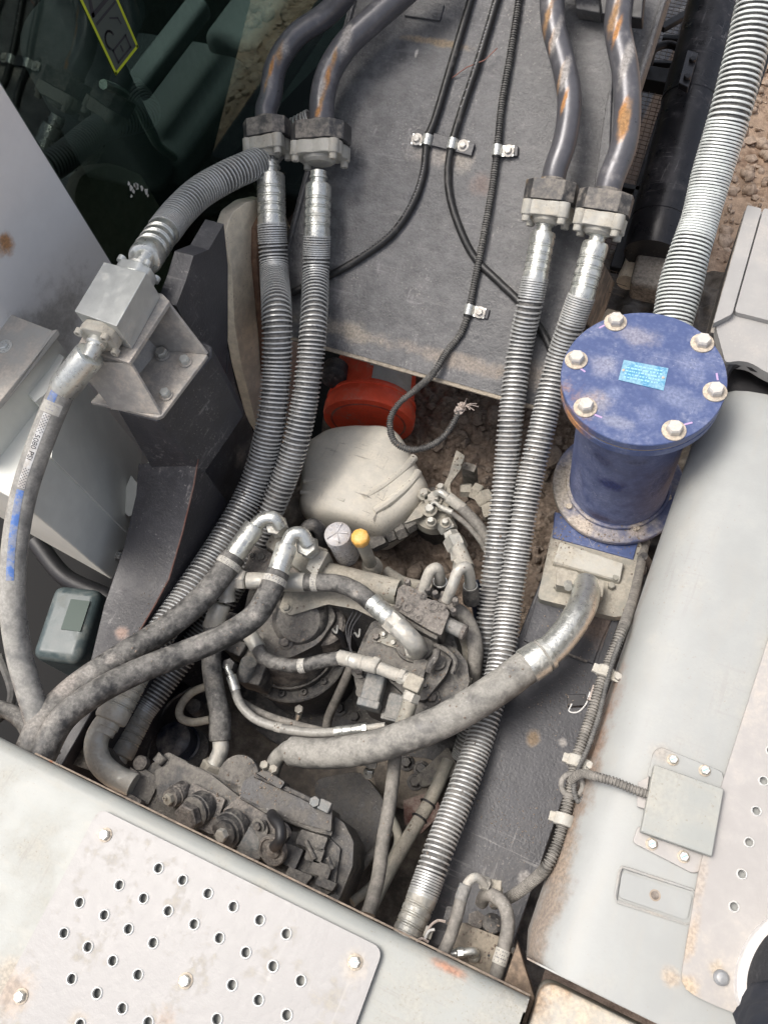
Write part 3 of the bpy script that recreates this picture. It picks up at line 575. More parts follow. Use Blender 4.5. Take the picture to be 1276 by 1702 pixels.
# black ceramic border behind the pane edge
q = [Vector((GX-.008, ye+.006, zb-.5)), Vector((GX-.008, 4.2, zb-.9)), Vector((GX-.008, 4.2, 1.6)), Vector((GX-.008, ye+.006, 1.6))]
inn = rounded([Vector((GX-.008, yi+.03, zb+.03)), Vector((GX-.008, 4.15, -.55)), Vector((GX-.008, 4.15, ztop)), Vector((GX-.008, yi+.03, ztop))], [.03, .05, .05, .09])
nb = len(inn); cq = [q[i*4//nb] for i in range(nb)]
P('window_border', MB().add(cq+inn, [(i, (i+1) % nb, nb+(i+1) % nb, nb+i) for i in range(nb)]), 'black', t, smooth=False)
P('sill_rail', MB().box((GX-.04, 2.6, -.85), XA*.03, YA*1.6, Z*.4), 'black', t, bevel=.005)
# interior behind the pane
P('inner_wall', MB().slab([Vector((-2.15, .9, -1)), Vector((-2.15, 4.4, -1)), Vector((-2.15, 4.4, .9)), Vector((-2.15, .9, .9))], (-.03, 0, 0)), 'seatd', t)
P('inner_floor', MB().box((-2.2, 2.6, -.9), XA*.7, YA*1.8, Z*.02), 'seatd', t)
P('rear_wall', MB().box((-1.93, ye-.05, -.1), XA*.33, YA*.01, Z*.8), 'seatd', t)
P('reflection_smear', MB().tube(spline([AX(172,140,GX-.02), AX(200,152,GX-.03), AX(228,178,GX-.03), AX(245,210,GX-.04), AX(262,240,GX-.04), AX(290,262,GX-.04)], .01), .012, 8), mat('pale_smear', (.42,.46,.40), .7), t)  # pale tube added in place of a reflection smear on the glass
st = P('operator_seat', MB().box((-1.85, 1.75, -.10), XA*.24, YA*.26, Z*.07), 'seat', t, bevel=.05, seg=4)
P('backrest', MB().box((-1.85, 1.45, .25), XA*.23, YA*.06, Z*.36), 'seat', st, bevel=.05, seg=4)
P('armrest', MB().box((-1.72, 1.75, .12), XA*.04, YA*.2, Z*.03), 'seat', st, bevel=.02)
P('console', MB().box((-1.66, 2.3, -.10), XA*.10, YA*.36, Z*.13), 'seat', t, bevel=.04, seg=4)
P('sun_blind', MB().slab(rounded([Vector((GX-.15, 1.5, .25)), Vector((GX-.15, 1.66, .3)), Vector((GX-.18, 1.7, .62)), Vector((GX-.18, 1.58, .60))], .03), (-.01, 0, 0)), 'seat', t)
# decal on the pane: yellow outlined strip with padlock and black triangle
def gp(x, y): return AX(x, y, GX+.0015)
dA, dB = gp(193, 122), gp(228, 76); zl = dA.z; ya, yb = dA.y, dB.y; zt_ = 1.15
dc = T('unlock_decal', 'yellow-bordered padlock warning decal stuck on the cab window', 'decal', dA)
def gpt(y, z, o=.0): return Vector((GX+.0015+o, y, z))
def strip2(pts, wd, o=.0006, closed=False):
    mb = MB(); n = len(pts)
    for i in range(n if closed else n-1):
        a, b = pts[i], pts[(i+1) % n]; d = (Vector(b)-Vector(a)); d = d.normalized()*wd*.5; s_ = Vector((-d.y, d.x))
        a = Vector(a)-d*.9; b = Vector(b)+d*.9
        mb.add([gpt(a.x+s_.x, a.y+s_.y, o), gpt(b.x+s_.x, b.y+s_.y, o), gpt(b.x-s_.x, b.y-s_.y, o), gpt(a.x-s_.x, a.y-s_.y, o)], [(0,1,2,3)])
    return mb
P('decal_film', MB().add([gpt(ya, zl), gpt(yb, zl), gpt(yb, zt_), gpt(ya, zt_)], [(0,1,2,3)]), 'decalg', dc)
P('yellow_border', strip2([(ya, zl), (yb, zl), (yb, zt_), (ya, zt_)], .007, .0006, True), 'yline', dc)
yc = (ya+yb)/2; W_ = (yb-ya); 
zc = AX(192, 80, GX).z
P('padlock_icon', MB().add([p for p in strip2([(yc-.28*W_, zc-.028), (yc+.28*W_, zc-.028), (yc+.28*W_, zc+.002), (yc-.28*W_, zc+.002)], .005, .001, True).v], strip2([(yc-.28*W_, zc-.028), (yc+.28*W_, zc-.028), (yc+.28*W_, zc+.002), (yc-.28*W_, zc+.002)], .005, .001, True).f), 'ink', dc)
P('shackle_icon', strip2([(yc-.22*W_+.16*W_*math.cos(g)*1.0, zc+.024+.020*math.sin(g)) for g in [x_*.35+.2 for x_ in range(12)]], .005, .001), 'ink', dc)
P('keyhole_icon', strip2([(yc, zc-.018), (yc, zc-.006)], .005, .001), 'ink', dc)
P('arrow_icon', strip2([(yc+.05*W_, zc+.06), (yc+.28*W_, zc+.045), (yc+.30*W_, zc+.03)], .004, .001), 'ink', dc)
P('divider_line', strip2([(ya+.12*W_, zc+.075), (yb-.1*W_, zc+.075)], .006, .001), 'ink', dc)
P('triangle_icon', strip2([(ya+.12*W_, zc+.095), (yb-.08*W_, zc+.095), (yc, zc+.20)], .010, .001, True), 'ink', dc)
# white spatter on the glass
mb = MB()
for k, (a, b, r_) in enumerate(((215,305,.006),(218,312,.008),(222,318,.006),(228,310,.008),(236,312,.007),(243,318,.008),(246,326,.004),(219,326,.005),(226,308,.007))):
    c = AX(a, b, GX+.001); n = 9; mb.add([c+Vector((0, math.cos(g*.698)*r_*random.uniform(.5, 1.3), math.sin(g*.698)*r_*random.uniform(.6, 1.6))) for g in range(n)], [tuple(range(n))])
o = P('dried_spatter', mb, 'dropping'); TAG(o, 'small dried white splash on the cab window glass', 'stain')
# ================================================================== CABINET, LEFT
cA = A(105, 590, .1); cB = A(83, 759, .1)
cA2 = Vector((cA.x, cA.y, cB.z))
d_ = (cB-cA2); back = cB+Vector((-.5, .06, 0))
t = T('grey_cabinet', 'grey sheet-metal cabinet with folded lid beside the left frame rail', 'cabinet', (cA.x-.2, cA.y-.1, -.3))
topz = .10; botz = -.355
cF = Vector((cA.x, cA.y, 0)); cN = Vector((cB.x, cB.y, 0)); cK = Vector((-1.262, .335, 0)); outL = Vector((-.6, .06, 0))
P('body', MB().slab([cK+Z*topz, cN+Z*topz, cF+Z*topz, cF+outL+Z*topz, cK+outL+Z*topz], (0, 0, botz-topz)), 'box', t, bevel=.006)
P('face_sheet', MB().slab([cN+Vector((.001, -.001, topz-.002)), cF+Vector((.001, -.001, topz-.002)), cF+Vector((.001, -.001, botz-.012)), cN+Vector((.001, -.001, botz-.012))], (.003, .0015, 0)), 'box', t, bevel=.001)
P('bolt', MB().hexn(cK.lerp(cN, .5)+Vector((.002, 0, botz+.03)), XA, .011, .010), 'bolt', t)
P('washer', MB().lathe(cK.lerp(cN, .5)+Vector((.001, 0, botz+.03)), XA, [(0, .016), (.002, .016)], 16), 'bolt', t)
P('lid', MB().prism([A(-60, 488, .21), A(0, 515, .21), A(88, 549, .21), A(63, 590, .21), A(0, 668, .21), A(-60, 745, .21)], (0, 0, -.004)), 'boxtop', t, bevel=.002)
P('lid_lip', MB().prism([A(88, 549, .21), A(96, 547, .209), A(100, 555, .200), A(66, 598, .200), A(0, 680, .200), A(0, 668, .21), A(63, 590, .21)], (0, 0, -.003)), 'boxtop', t, bevel=.001)
P('inner_step', MB().prism([A(70, 568, .15), A(107, 592, .15), A(80, 650, .15), A(58, 668, .15), A(30, 640, .15)], (0, 0, -.05)), 'box', t, bevel=.003)
P('lid_skirt', MB().prism([A(-60, 492, .206), A(0, 519, .206), A(86, 552, .206), A(61, 590, .206), A(0, 664, .206), A(-60, 740, .206)], (0, 0, -.12)), 'box', t, bevel=.002)
P('step_seam', MB().tube([A(98, 612, .103), A(0, 742, .103), A(-30, 780, .103)], .0016, 6), 'boxtop', t)
bolt(t, A(8, 576, .21), Z, .011, .007, 'bolt', 'bolt', 1.7)
o = P('bent_tab', MB().prism([A(218, 790, -.28), A(232, 808, -.28), A(234, 850, -.28), A(214, 858, -.29), A(197, 842, -.29)], (0, 0, -.004)), 'box'); TAG(o, 'crumpled grey metal tab between cabinet and left frame rail', 'metal tab')
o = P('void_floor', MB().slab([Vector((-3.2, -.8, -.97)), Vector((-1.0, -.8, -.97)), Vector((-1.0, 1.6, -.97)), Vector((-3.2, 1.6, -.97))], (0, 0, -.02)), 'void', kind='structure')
# things down in the dark gap
t = T('stored_jug', 'dusty pale jug with green label down in the dark left gap', 'jug', A(130, 1080, -.75))
jc = A(140, 1055, -.68)
P('jug_body', MB().box(jc, Vector((.075, .02, 0)), Vector((-.03, .11, 0)), Z*.12), 'jug2', t, bevel=.03, seg=4)
P('jug_label', MB().box(jc+Vector((.02, .03, .122)), Vector((.03, .008, 0)), Vector((-.012, .045, 0)), Z*.001), 'glabel', t)
o = P('dark_loom', MB().tube(spline([A(0,1090,-.5),A(20,1150,-.5),A(10,1185,-.45),A(-20,1205,-.4)]), .012, 8), 'conduit'); TAG(o, 'thin dark wiring loom at the far left edge in shadow', 'cable')
o = P('dark_hose', MB().tube(spline([A(-30,1170,-.30),A(20,1185,-.30),A(48,1215,-.28),A(52,1260,-.25)]), .020, 14), 'rubberd'); TAG(o, 'short dark hose curving in at the left edge above the deck', 'hose')
o = P('dark_duct', MB().tube(spline([A(60,900,-.7),A(110,960,-.72),A(190,1000,-.75),A(230,1040,-.78)]), .030, 12), 'black'); TAG(o, 'black duct lying deep in the gap below the grey cabinet', 'duct')
# ================================================================== LEFT FRAME RAIL
XI, XO = -1.05, -1.12
def rl_(pts, X): return [AX(a, b, X) for a, b in pts]
inner = rl_([(150,1185), (208,1090), (270,1000), (308,890), (325,770)], XI)
up_ = rl_([(345,735), (372,640), (376,540), (376,440)], XI)
t = T('left_frame_rail', 'dark painted left frame rail with scraped paint and rusty edge', 'frame rail', (XI, .5, -.4))
inner = rl_([(150,1190), (205,1095), (259,1003), (281,962), (303,886), (322,807), (329,763)], XI)
def zpr(y):
    q = inner
    if y <= q[0].y: return q[0].z
    for i in range(len(q)-1):
        if y <= q[i+1].y: return q[i].z+(q[i+1].z-q[i].z)*(y-q[i].y)/(q[i+1].y-q[i].y)
    return q[-1].z
outer = []
for a_, b2 in ((128,1160), (150,1100), (173,1005), (185,970), (206,908), (226,822), (230,770)):
    z_ = -.2
    for k in range(40): z_ = z_*.5+zpr(A(a_, b2, z_).y)*.5
    outer.append(A(a_, b2, z_))
iv = [Vector((XI, -.25, inner[0].z))]+inner; ov = [Vector((outer[0].x, -.25, outer[0].z))]+outer
v = []
for p, q in zip(iv, ov): v += [p, q, Vector((q.x, q.y, -.95)), Vector((p.x, p.y, -.95))]
n = len(iv); f = [(4*i+a, 4*i+b, 4*i+4+b, 4*i+4+a) for i in range(n-1) for a, b in ((0,1), (1,2), (3,0))]+[(0,3,2,1), (4*n-4, 4*n-3, 4*n-2, 4*n-1)]
P('rail_box', MB().add(v, f), 'rail', t, bevel=.003, ang=50)
P('rust_edge', MB().tube([p+Vector((.001, 0, .001)) for p in inner[1:]], .0022, 6), mat('scraped_rust_line', (.14,.06,.045), .8, dust=.25, dustc=(.12,.1,.09), rust=.2, rustc=(.22,.09,.05)), t)
# pedestal block on the rail
b1, b2 = A(325, 770, -.07), A(237, 762, -.07)
tz = .125
T0 = [A(195, 682, tz), A(262, 700, tz), A(352, 592, tz), A(352, 575, tz), A(340, 566, tz), A(268, 555, tz)]
mb = MB(); low = [Vector((p.x, p.y, -.13)) for p in T0]; low[0] = Vector((b2.x, b2.y, -.13)); low[1] = Vector((b1.x, b1.y, -.13))
n = 6; mb.add(T0+low, [tuple(range(n)), tuple(range(2*n-1, n-1, -1))]+[(i, i+n, (i+1) % n+n, (i+1) % n) for i in range(n)])
P('pedestal', mb, 'frame', t, bevel=.006, ang=40)
# upright boom-foot plate of the rail
q = rl_([(352,705), (376,640), (377,540), (378,440), (372,372), (330,405), (290,440), (278,520), (290,620)], XI-.17)
q = rl_([(372,372), (347,415), (322,425), (308,470), (293,508), (320,560), (352,582), (357,640), (340,720), (325,772), (358,765), (374,640), (379,560), (379,440)], XI-.05)
P('upright_plate', MB().prism(q, (-.05, 0, 0)), 'frameR', t, bevel=.004)
q = rl_([(325,775), (376,640), (380,580), (392,640), (410,690), (440,760), (430,820), (400,880), (330,1000)], XI-.06)
P('side_cheek', MB().prism(q+[Vector((XI-.06, q[-1].y, -.95)), Vector((XI-.06, q[0].y-.3, -.95))], (-.03, 0, 0)), 'cheek', t, bevel=.003)
# boom pivot boss, worn cream
t = T('left_pivot_boss', 'worn cream boom pivot boss behind the left spring hoses', 'pivot boss', (-1.12, 1.3, 0))
bx = -1.235
rim_ = rl_([(438,330), (410,336), (386,354), (375,386), (379,420), (386,450), (388,500), (390,540), (402,610), (425,700), (450,740), (500,740), (510,600), (500,420), (470,345)], bx)
P('boss_body', MB().prism(rounded(rim_, .012, 2), (-.035, 0, 0)), 'cream', t, bevel=.016, seg=4)
P('grease_groove', MB().tube(rl_([(440,352), (425,380), (424,430), (430,500), (436,560), (440,620)], bx+.008), .012, 10), mat('rusty_grease_ring', (.16,.09,.06), .7, dust=.3, dustc=(.30,.2,.13)), t)
P('inner_cheek', MB().prism(rl_([(442,352), (434,400), (436,480), (446,560), (446,640), (470,700), (520,700), (520,560), (490,380)], bx+.01), (-.01, 0, 0)), 'cream', t, bevel=.006)
# silver stand and diverter block
t = T('bracket_stand', 'silver bolted bracket stand on the left frame pedestal', 'bracket', A(280, 620, .14))
zb_ = .135
foot = [A(150, 668, zb_), A(262, 694, zb_), A(270, 690, zb_), A(345, 590, zb_), A(335, 580, zb_), A(250, 560, zb_)]
P('base_plate', MB().prism(foot, (0, 0, -.012)), 'pedpaint', t, bevel=.003)
ztp = .262
tc = [A(128, 575, ztp), A(215, 603, ztp), A(282, 500, ztp), A(270, 488, ztp), A(190, 470, ztp)]
P('top_plate', MB().prism(tc, (0, 0, -.012)), 'pedpaint', t, bevel=.002)
for a, b, nm in ((A(214,600,ztp), A(268,690,zb_), 1), (A(279,502,ztp), A(345,590,zb_), 2)):
    off = Vector((-.14, -.03, 0)); q = [a-Z*.012, b+Z*.001, Vector((b.x, b.y, zb_))+off*.85, Vector((a.x, a.y, ztp-.012))+off]
    nn = (q[1]-q[0]).cross(q[2]-q[0]).normalized()
    P('web_plate', MB().prism(q, nn*.008), 'pedpaint', t, bevel=.0015)
q = [A(345,592,zb_)+Vector((-.12, -.02, 0)), A(268,690,zb_)+Vector((-.12, -.02, 0)), A(214,600,ztp)+Vector((-.135, -.02, -.012)), A(279,502,ztp)+Vector((-.135, -.02, -.012))]
P('back_plate', MB().prism(q, Vector((-.008, .004, 0))), 'pedpaint', t, bevel=.0015)
for a, b, r_ in ((271,590,.014), (309,602,.012), (277,657,.012)): bolt(t, A(a, b, zb_+.001), Z, r_, .014, 'zincd' if r_ > .013 else 'alu', 'pedpaint', 1.3)
t = T('hose_junction_block', 'machined aluminium hose junction block with bright flat top', 'valve block', A(205, 500, .3))
zt2 = .34
blk = [A(173, 435, zt2), A(244, 453, zt2), A(194, 542, zt2), A(124, 517, zt2)]
P('block', MB().slab(blk, (0, 0, ztp-zt2+.0005)), 'alu', t, bevel=.0018)
ax = ((blk[0]-blk[3])+(blk[1]-blk[2])).normalized(); ax.z = 0; ax.normalize(); sd_ = Z.cross(ax)
def capfl(par, c, ax, w_, h_, th, m, bolts=True, br=.009):
    s_ = Z.cross(ax).normalized(); u_ = s_.cross(ax)*-1; out = []
    for k in range(28):
        g = 2*math.pi*k/28; cx, cy = math.cos(g), math.sin(g)
        rx = w_*(abs(cx)**.55)*(1 if cx > 0 else -1)*(.86+.14*abs(math.cos(2*g))); ry = h_*(abs(cy)**.55)*(1 if cy > 0 else -1)*(.86+.14*abs(math.cos(2*g)))
        out.append(c+s_*rx+Z*ry)
    P('clamp_flange', MB().slab(out, ax*th), m, par, bevel=.003)
    if bolts:
        for i in (-1, 1):
            for j in (-1, 1):
                p = c+s_*w_*.74*i+Z*h_*.68*j+ax*th
                P('socket_bolt', MB().lathe(p-ax*.002, ax, [(0, br), (.012, br), (.0125, br*.9), (.0125, br*.55), (.006, br*.5)], 14), m, par, ang=40)
cA_ = (blk[2]+blk[3])/2-Z*.04; cB_ = (blk[0]+blk[1])/2-Z*.04
capfl(t, cA_, -ax, .043, .036, .026, 'clampw'); capfl(t, cB_, ax, .043, .036, .026, 'alu')
JA, JB, JX = cA_-ax*.026, cB_+ax*.026, ax
# ================================================================== BOOM
t = T('boom', 'broad scratched dark grey boom plate rising through the top centre', 'boom', BO+Vector((-.75, 0, 0)))
bl, br_ = -1.152, -.357
def bp(x, s_, o=0): return Vector((x, BO.y, BO.z))+BD*s_+BN*o
NXb, NYb = 46, 110
def bfn(u, v):
    x = bl+(br_-bl)*u; s_ = 2.4*v; 
    o = .004*noise.noise(Vector((x*2.2, s_*1.7, 0)))+.0012*noise.noise(Vector((x*9, s_*9, 3)))
    return bp(x, s_, o)
P('top_plate', grid(NXb, NYb, bfn), 'boom', t, ang=180)
P('end_lip', MB().box(bp((bl+br_)/2, -.003, -.018), XA*(br_-bl)/2, BD*.008, BN*.016), 'boomlip', t, bevel=.003)
P('bottom_plate', MB().box(bp((bl+br_)/2-.1, 1.35, -.55), XA*(br_-bl)/2.8, BD*1.0, BN*.01), 'boom', t)
P('side_plate', MB().slab([bp(br_-.012, .001, -.002), bp(br_-.012, 2.4, -.002), bp(br_-.012, 2.4, -.06), bp(br_-.012, .05, -.06), bp(br_-.012, .0, -.04)], (.014, 0, 0)), 'boom', t, bevel=.004)
for x in (bl+.012,): P('side_plate', MB().slab([bp(x, .001, -.002), bp(x, 2.4, -.002), bp(x, 2.4, -.55), bp(x, .5, -.55), bp(x, .08, -.20), bp(x, .0, -.05)], (-.024 if x < -.7 else .024, 0, 0)), 'boom', t, bevel=.004)
P('weld_ridge', MB().tube([bp(br_-.004, s_*.02, .004+.001*random.random()) for s_ in range(0, 110)], .007, 8), 'boom', t)
P('weld_ridge', MB().tube([bp(bl+.004, s_*.02, .003+.001*random.random()) for s_ in range(0, 110)], .006, 8), 'boom', t)
# raised pads welded on the boom near the top
P('welded_pad', MB().box(B(705, 18, .003), XA*.05, BD*.02, BN*.004), 'boom', t, bevel=.002)
P('side_rib', MB().slab([B(1003,200,.0), B(1018,120,.0), B(1010,330,.0), B(985,330,.0), B(995,260,0)], BN*.012), 'boom', t, bevel=.003)
# right boom-foot: cream boss
t2 = T('right_pivot_boss', 'cream dusty boom pivot boss between the right ferrules and blue filter', 'pivot boss', (-.33, 1.25, -.2))
P('boss_body', MB().lathe(AX(985,590,-.345), XA, [(0,.14),(.004,.15),(.04,.15),(.05,.14),(.05,.06),(.03,.05)], 40), 'cream', t2)
P('boss_face', MB().prism([AX(a, b, -.335) for a, b in ((965,520),(1000,432),(1022,470),(990,560))], (-.01, 0, 0)), mat('dark_boss_face', (.12,.11,.10), .6, dust=.5, dustc=(.36,.31,.25)), t2, bevel=.004)
# clamp block across the right pipes at the very top
t = T('pipe_clamp_block', 'black clamp block across the two right steel pipes at the top edge', 'pipe clamp', B(980, 20, .08))
P('block', MB().slab([B(893,-40,.05), B(1075,-40,.05), B(1068,50,.05), B(1002,42,.05), B(996,-4,.05), B(893,-6,.05)], BN*.05), 'black', t, bevel=.004)
P('block_foot', MB().slab([B(960,32,.0), B(1000,40,.0), B(998,-10,.0), B(955,-10,.0)], BN*.05), 'boom', t, bevel=.004)
# ---------------------------------------------------------------- steel pipes with split flanges and spring hoses
def hexblock(par, c, ax, w_, d_, th, m, side):
    # elongated six-sided flange head
    a = side.normalized(); b = Vector(ax).normalized().cross(a).normalized(); ax = Vector(ax).normalized()
    q = [c+a*w_*x+b*d_*y for x, y in ((-1,-.45), (-.62,-1), (.62,-1), (1,-.45), (1,.45), (.62,1), (-.62,1), (-1,.45))]
    return P('flange_head', MB().slab(q, ax*th), m, par, bevel=.002)
def pipe_asm(kind, pth, w0, fc, fdir_to, wf, fe, sgn, lab, clab):
    # pth: pipe pixels with boom offset; fc: flange centre; fe: ferrule end
    d = (fe-fc).normalized(); pts = spline([B(*q) for q in pth[:-1]]+[fc-d*.075, fc-d*.045], .008); r_ = px(w0/2, pts[-1])
    t = T('steel_pipe', lab, 'pipe', pts[-1], 'rusted steel boom pipes')
    P('pipe_tube', MB().tube(pts, r_, 28), 'pipe', t)
    d = (fe-fc).normalized(); side = XA-d*XA.dot(d); side.normalize()
    P('weld_collar', MB().lathe(pts[-1]-d*.012, d, [(0, r_*.98), (.003, r_*1.04), (.010, r_*1.06), (.016, r_*1.12), (.020, r_*1.12)], 28), 'flangedark', t)
    hw = px(wf/2, fc)
    hexblock(t, fc-d*.046, d, hw, hw*.74, .046, 'flangedark', side)
    t2 = T('split_flange_clamp', clab, 'flange clamp', fc, 'pale split flange clamps')
    b = d.cross(side).normalized(); out = []
    for k in range(40):
        g = 2*math.pi*k/40; q = 1-.13*(math.cos(2*g)**2)**2+.08*abs(math.sin(2*g))
        out.append(fc+d*.001+side*hw*.97*math.cos(g)*q+b*hw*.76*math.sin(g)*q)
    P('clamp_half', MB().slab(out, d*.034), 'clampw', t2, bevel=.003)
    P('clamp_hub', MB().lathe(fc+d*.034, d, [(0, hw*.60), (.008, hw*.56), (.014, hw*.44)], 24), 'clampw', t2)
    for i in (-1, 1):
        for j in (-1, 1):
            p = fc+side*hw*.70*i+b*hw*.50*j+d*.034
            P('clamp_lug', MB().lathe(p-d*.032, d, [(0, .0145), (.032, .0145), (.034, .013)], 16), 'clampw', t2, ang=40)
            P('socket_bolt', MB().lathe(p, d, [(0, .010), (.015, .010), (.0165, .009), (.0165, .0055), (.008, .005)], 14), 'clampw', t2, ang=40)
    return d
def spring_hose(lab, pts, r_, f0, f1=None, pitch=.0115, wire=.0027, m='spring', fm='zinc', ends=(9, 5), neck=None, phase=0, rf=None, step=None):
    t = T('spring_guarded_hose', lab, 'hydraulic hose', pts[len(pts)//2], 'spring-guarded hydraulic hoses')
    P('hose_core', MB().tube(pts, r_*.90, 20), 'core', t)
    spring_guard(t, pts, rf or r_, pitch, wire, m, closewound(ends[0], ends[1], pitch, wire), phase)
    if f0 is not None:
        d = (pts[0]-f0).normalized(); ferrule(t, f0, pts[0]+d*.012, r_*1.0, fm, 4)
        P('ferrule_neck', MB().lathe(f0-d*.03, d, [(0, r_*.62), (.012, r_*.62), (.013, r_*.70), (.018, r_*.70), (.019, r_*.6), (.036, r_*.62)], 24), fm, t)
    if f1 is not None:
        d = (pts[-1]-f1).normalized(); ferrule(t, f1, pts[-1]+d*.012, r_*1.02, 'zincd', 4)
        P('ferrule_neck', MB().lathe(f1-d*.03, d, [(0, r_*.66), (.015, r_*.66), (.016, r_*.74), (.036, r_*.7)], 24), 'zincd', t)
    return t
# A: far left pair
fcA = B(445, 232, .095); feA = B(452, 372, .085)
pipe_asm(0, [(620,-95,.16), (585,-25,.13), (545,22,.10), (490,62,.10), (458,112,.10), (450,160,.10), (448,208,.10)], 37, fcA, None, 76, feA, 1, 'leftmost rust-streaked steel pipe bending down beside the cab window', 'pale split flange clamp under the leftmost steel pipe')
ptsA = hose_pts([feA, B(456,450,.07), A(460,520,-.03), A(460,610,-.11), A(449,710,-.20), A(420,810,-.30), A(372,898,-.32), A(312,988,-.30), A(255,1070,-.27), A(225,1118,-.255)], .008)
rA = px(23, B(458,480,.05))
tA = spring_hose('leftmost spring-guarded hose curving down from the left flange pair under muddy black hoses', ptsA, rA, B(450, 288, .09), A(182,1200,-.245), pitch=.0112, phase=0)
# elbow at its lower end
P('elbow_pipe', MB().tube(spline([A(186,1192,-.246), A(170,1210,-.245), A(160,1236,-.25), A(166,1266,-.26), A(188,1288,-.27), A(222,1305,-.28)], .006), rA*.72, 22), 'zincd', tA, label='dusty bent steel elbow')
fcB = B(533, 240, .098); feB = B(527, 392, .088)
pipe_asm(0, [(745,-90,.13), (690,-30,.11), (625,28,.10), (575,75,.10), (545,125,.10), (535,170,.10), (533,214,.10)], 42, fcB, None, 96, feB, 1, 'second steel pipe from left with thick orange rust patches', 'pale split flange clamp under the second steel pipe, rust on its dark head')
ptsB = hose_pts([feB, B(525,450,.07), A(521,540,-.07), A(513,620,-.13), A(500,700,-.20), A(478,780,-.28), A(445,860,-.36), A(400,950,-.42), A(345,1040,-.46), A(290,1110,-.47), A(236,1182,-.46)], .008)
tB = spring_hose('second spring-guarded hose from left, ending in a dark ferrule by the control valve', ptsB, px(21.5, B(525,450,.07)), B(529, 305, .093), A(198,1258,-.45), pitch=.0116, phase=1)
# C, D: right pair
fcC = B(912, 338, .098); feC = B(889, 462, .085)
pipe_asm(0, [(905,-95,.13), (915,-20,.10), (920,45,.10), (938,115,.10), (946,170,.10), (938,235,.10), (922,300,.10)], 40, fcC, None, 84, feC, 1, 'third steel pipe from left, grey with a long rust streak', 'pale split flange clamp under the third steel pipe, left corner stained orange')
ptsC = hose_pts([feC, B(880,505,.075), A(864,580,-.10), A(850,680,-.17), A(840,790,-.26), A(827,900,-.33), A(815,1000,-.40), A(806,1090,-.46), A(790,1180,-.54), A(770,1260,-.62)], .008)
tC = spring_hose('left one of the two long spring-guarded hoses at right of the well', ptsC, px(20.5, B(880,520,.06)), B(903, 385, .09), None, pitch=.0112, m='spring', phase=2)
fcD = B(1000, 356, .098); feD = B(966, 492, .085)
pipe_asm(0, [(1040,-95,.13), (1032,-20,.10), (1026,45,.10), (1038,115,.10), (1042,175,.10), (1036,240,.10), (1014,312,.10)], 44, fcD, None, 88, feD, 1, 'rightmost steel pipe with oval orange rust patches', 'pale split flange clamp under the rightmost steel pipe')
ptsD = hose_pts([feD, B(952,530,.07), A(925,610,-.12), A(903,700,-.18), A(880,800,-.25), A(862,900,-.31), A(846,1000,-.36), A(832,1100,-.38), A(803,1210,-.38), A(765,1320,-.36), A(730,1410,-.34), A(701,1492,-.33)], .008)
uD = lambda u: px(21.5, B(952,530,.06))*(1+.38*max(0, u-.5)**1.2)
tD = spring_hose('longest spring-guarded hose, from right flanges down to the deck edge', ptsD, px(21.5, B(952,530,.06)), B(990, 402, .09), None, pitch=.0104, m='spring', phase=3, ends=(12, 9))
dD = (A(672,1565,-.32)-ptsD[-1]).normalized(); rD = px(21.5, B(952,530,.06))
ferrule(tD, ptsD[-1]-dD*.012+dD*.13, ptsD[-1]-dD*.012, rD*1.02, 'zincd', 4)
P('end_pipe', MB().cyl(ptsD[-1]+dD*.10, ptsD[-1]+dD*.24, rD*.8), 'zincd', tD)
# dark mud ring baked on hose C
# ---------------------------------------------------------------- big spring hose to filter
ptsE = hose_pts([A(1290,-90,.40), A(1262,-10,.34), A(1238,90,.27), A(1212,190,.20), A(1182,290,.12), A(1161,370,.06), A(1142,430,.02), A(1127,490,-.02), A(1113,560,-.06), A(1104,640,-.10)], .01)
rE = px(32, A(1182,290,.12))
rf = lambda u: rE*(1-.02*u+.12*math.exp(-((u-.76)/.07)**2)-.06*math.exp(-((u-.58)/.06)**2))
tE = T('spring_guarded_hose', 'thick pale spring-guarded hose running down from top right to behind the blue filter', 'hydraulic hose', ptsE[30], 'spring-guarded hydraulic hoses')
fE = lambda u, tot: (1.0 if u < .38 else (.62 if u < .53 else (.56 if u < .64 else .80)))
P('hose_core', MB().tube(ptsE, [rf(i/len(ptsE))*.90 for i in range(len(ptsE))], 24), 'core', tE)
spring_guard(tE, ptsE, rf, .0118, .0031, 'springw', fE)
# ---------------------------------------------------------------- left hose G, junction block, thick hose S
ptsG = hose_pts([B(520,205,-.03), B(470,232,-.03), A(430,268,.10), A(380,292,.14), A(335,318,.17), A(300,350,.20), A(272,385,.23)], .008)
rG = px(24.5, A(340,315,.17))
tG = T('spring_guarded_hose', 'bright spring-guarded hose arching over to the aluminium junction block', 'hydraulic hose', ptsG[20], 'spring-guarded hydraulic hoses')
P('hose_core', MB().tube(ptsG, rG*.90, 20), 'core', tG)
spring_guard(tG, ptsG, rG, .0108, .0029, 'spring', closewound(2, 7, .0108, .0029))
gEnd = JB+JX*.03; ferrule(tG, gEnd, ptsG[-1], rG*1.0, 'zinc', 3)
P('ferrule_neck', MB().lathe(JB-JX*.001, (gEnd-JB), [(0, rG*.75), (.012, rG*.78), (.016, rG*.62), (.05, rG*.62)], 24), 'zinc', tG)
sS = JA-JX*.03
ptsS = hose_pts([A(108,640,.235), A(86,690,.215), A(62,752,.18), A(38,830,.13), A(24,920,.08), A(22,1010,.03), A(34,1095,-.03), A(58,1180,-.08), A(80,1260,-.12)], .008)
rS = px(23.5, A(86,690,.2))
tS = T('thick_blue_striped_hose', 'thick grey hose with worn blue stripe and pressure marking along the left edge', 'hydraulic hose', ptsS[20])
P('hose_body', MB().tube(ptsS, rS*.90, 32), 'bluehose', tS)
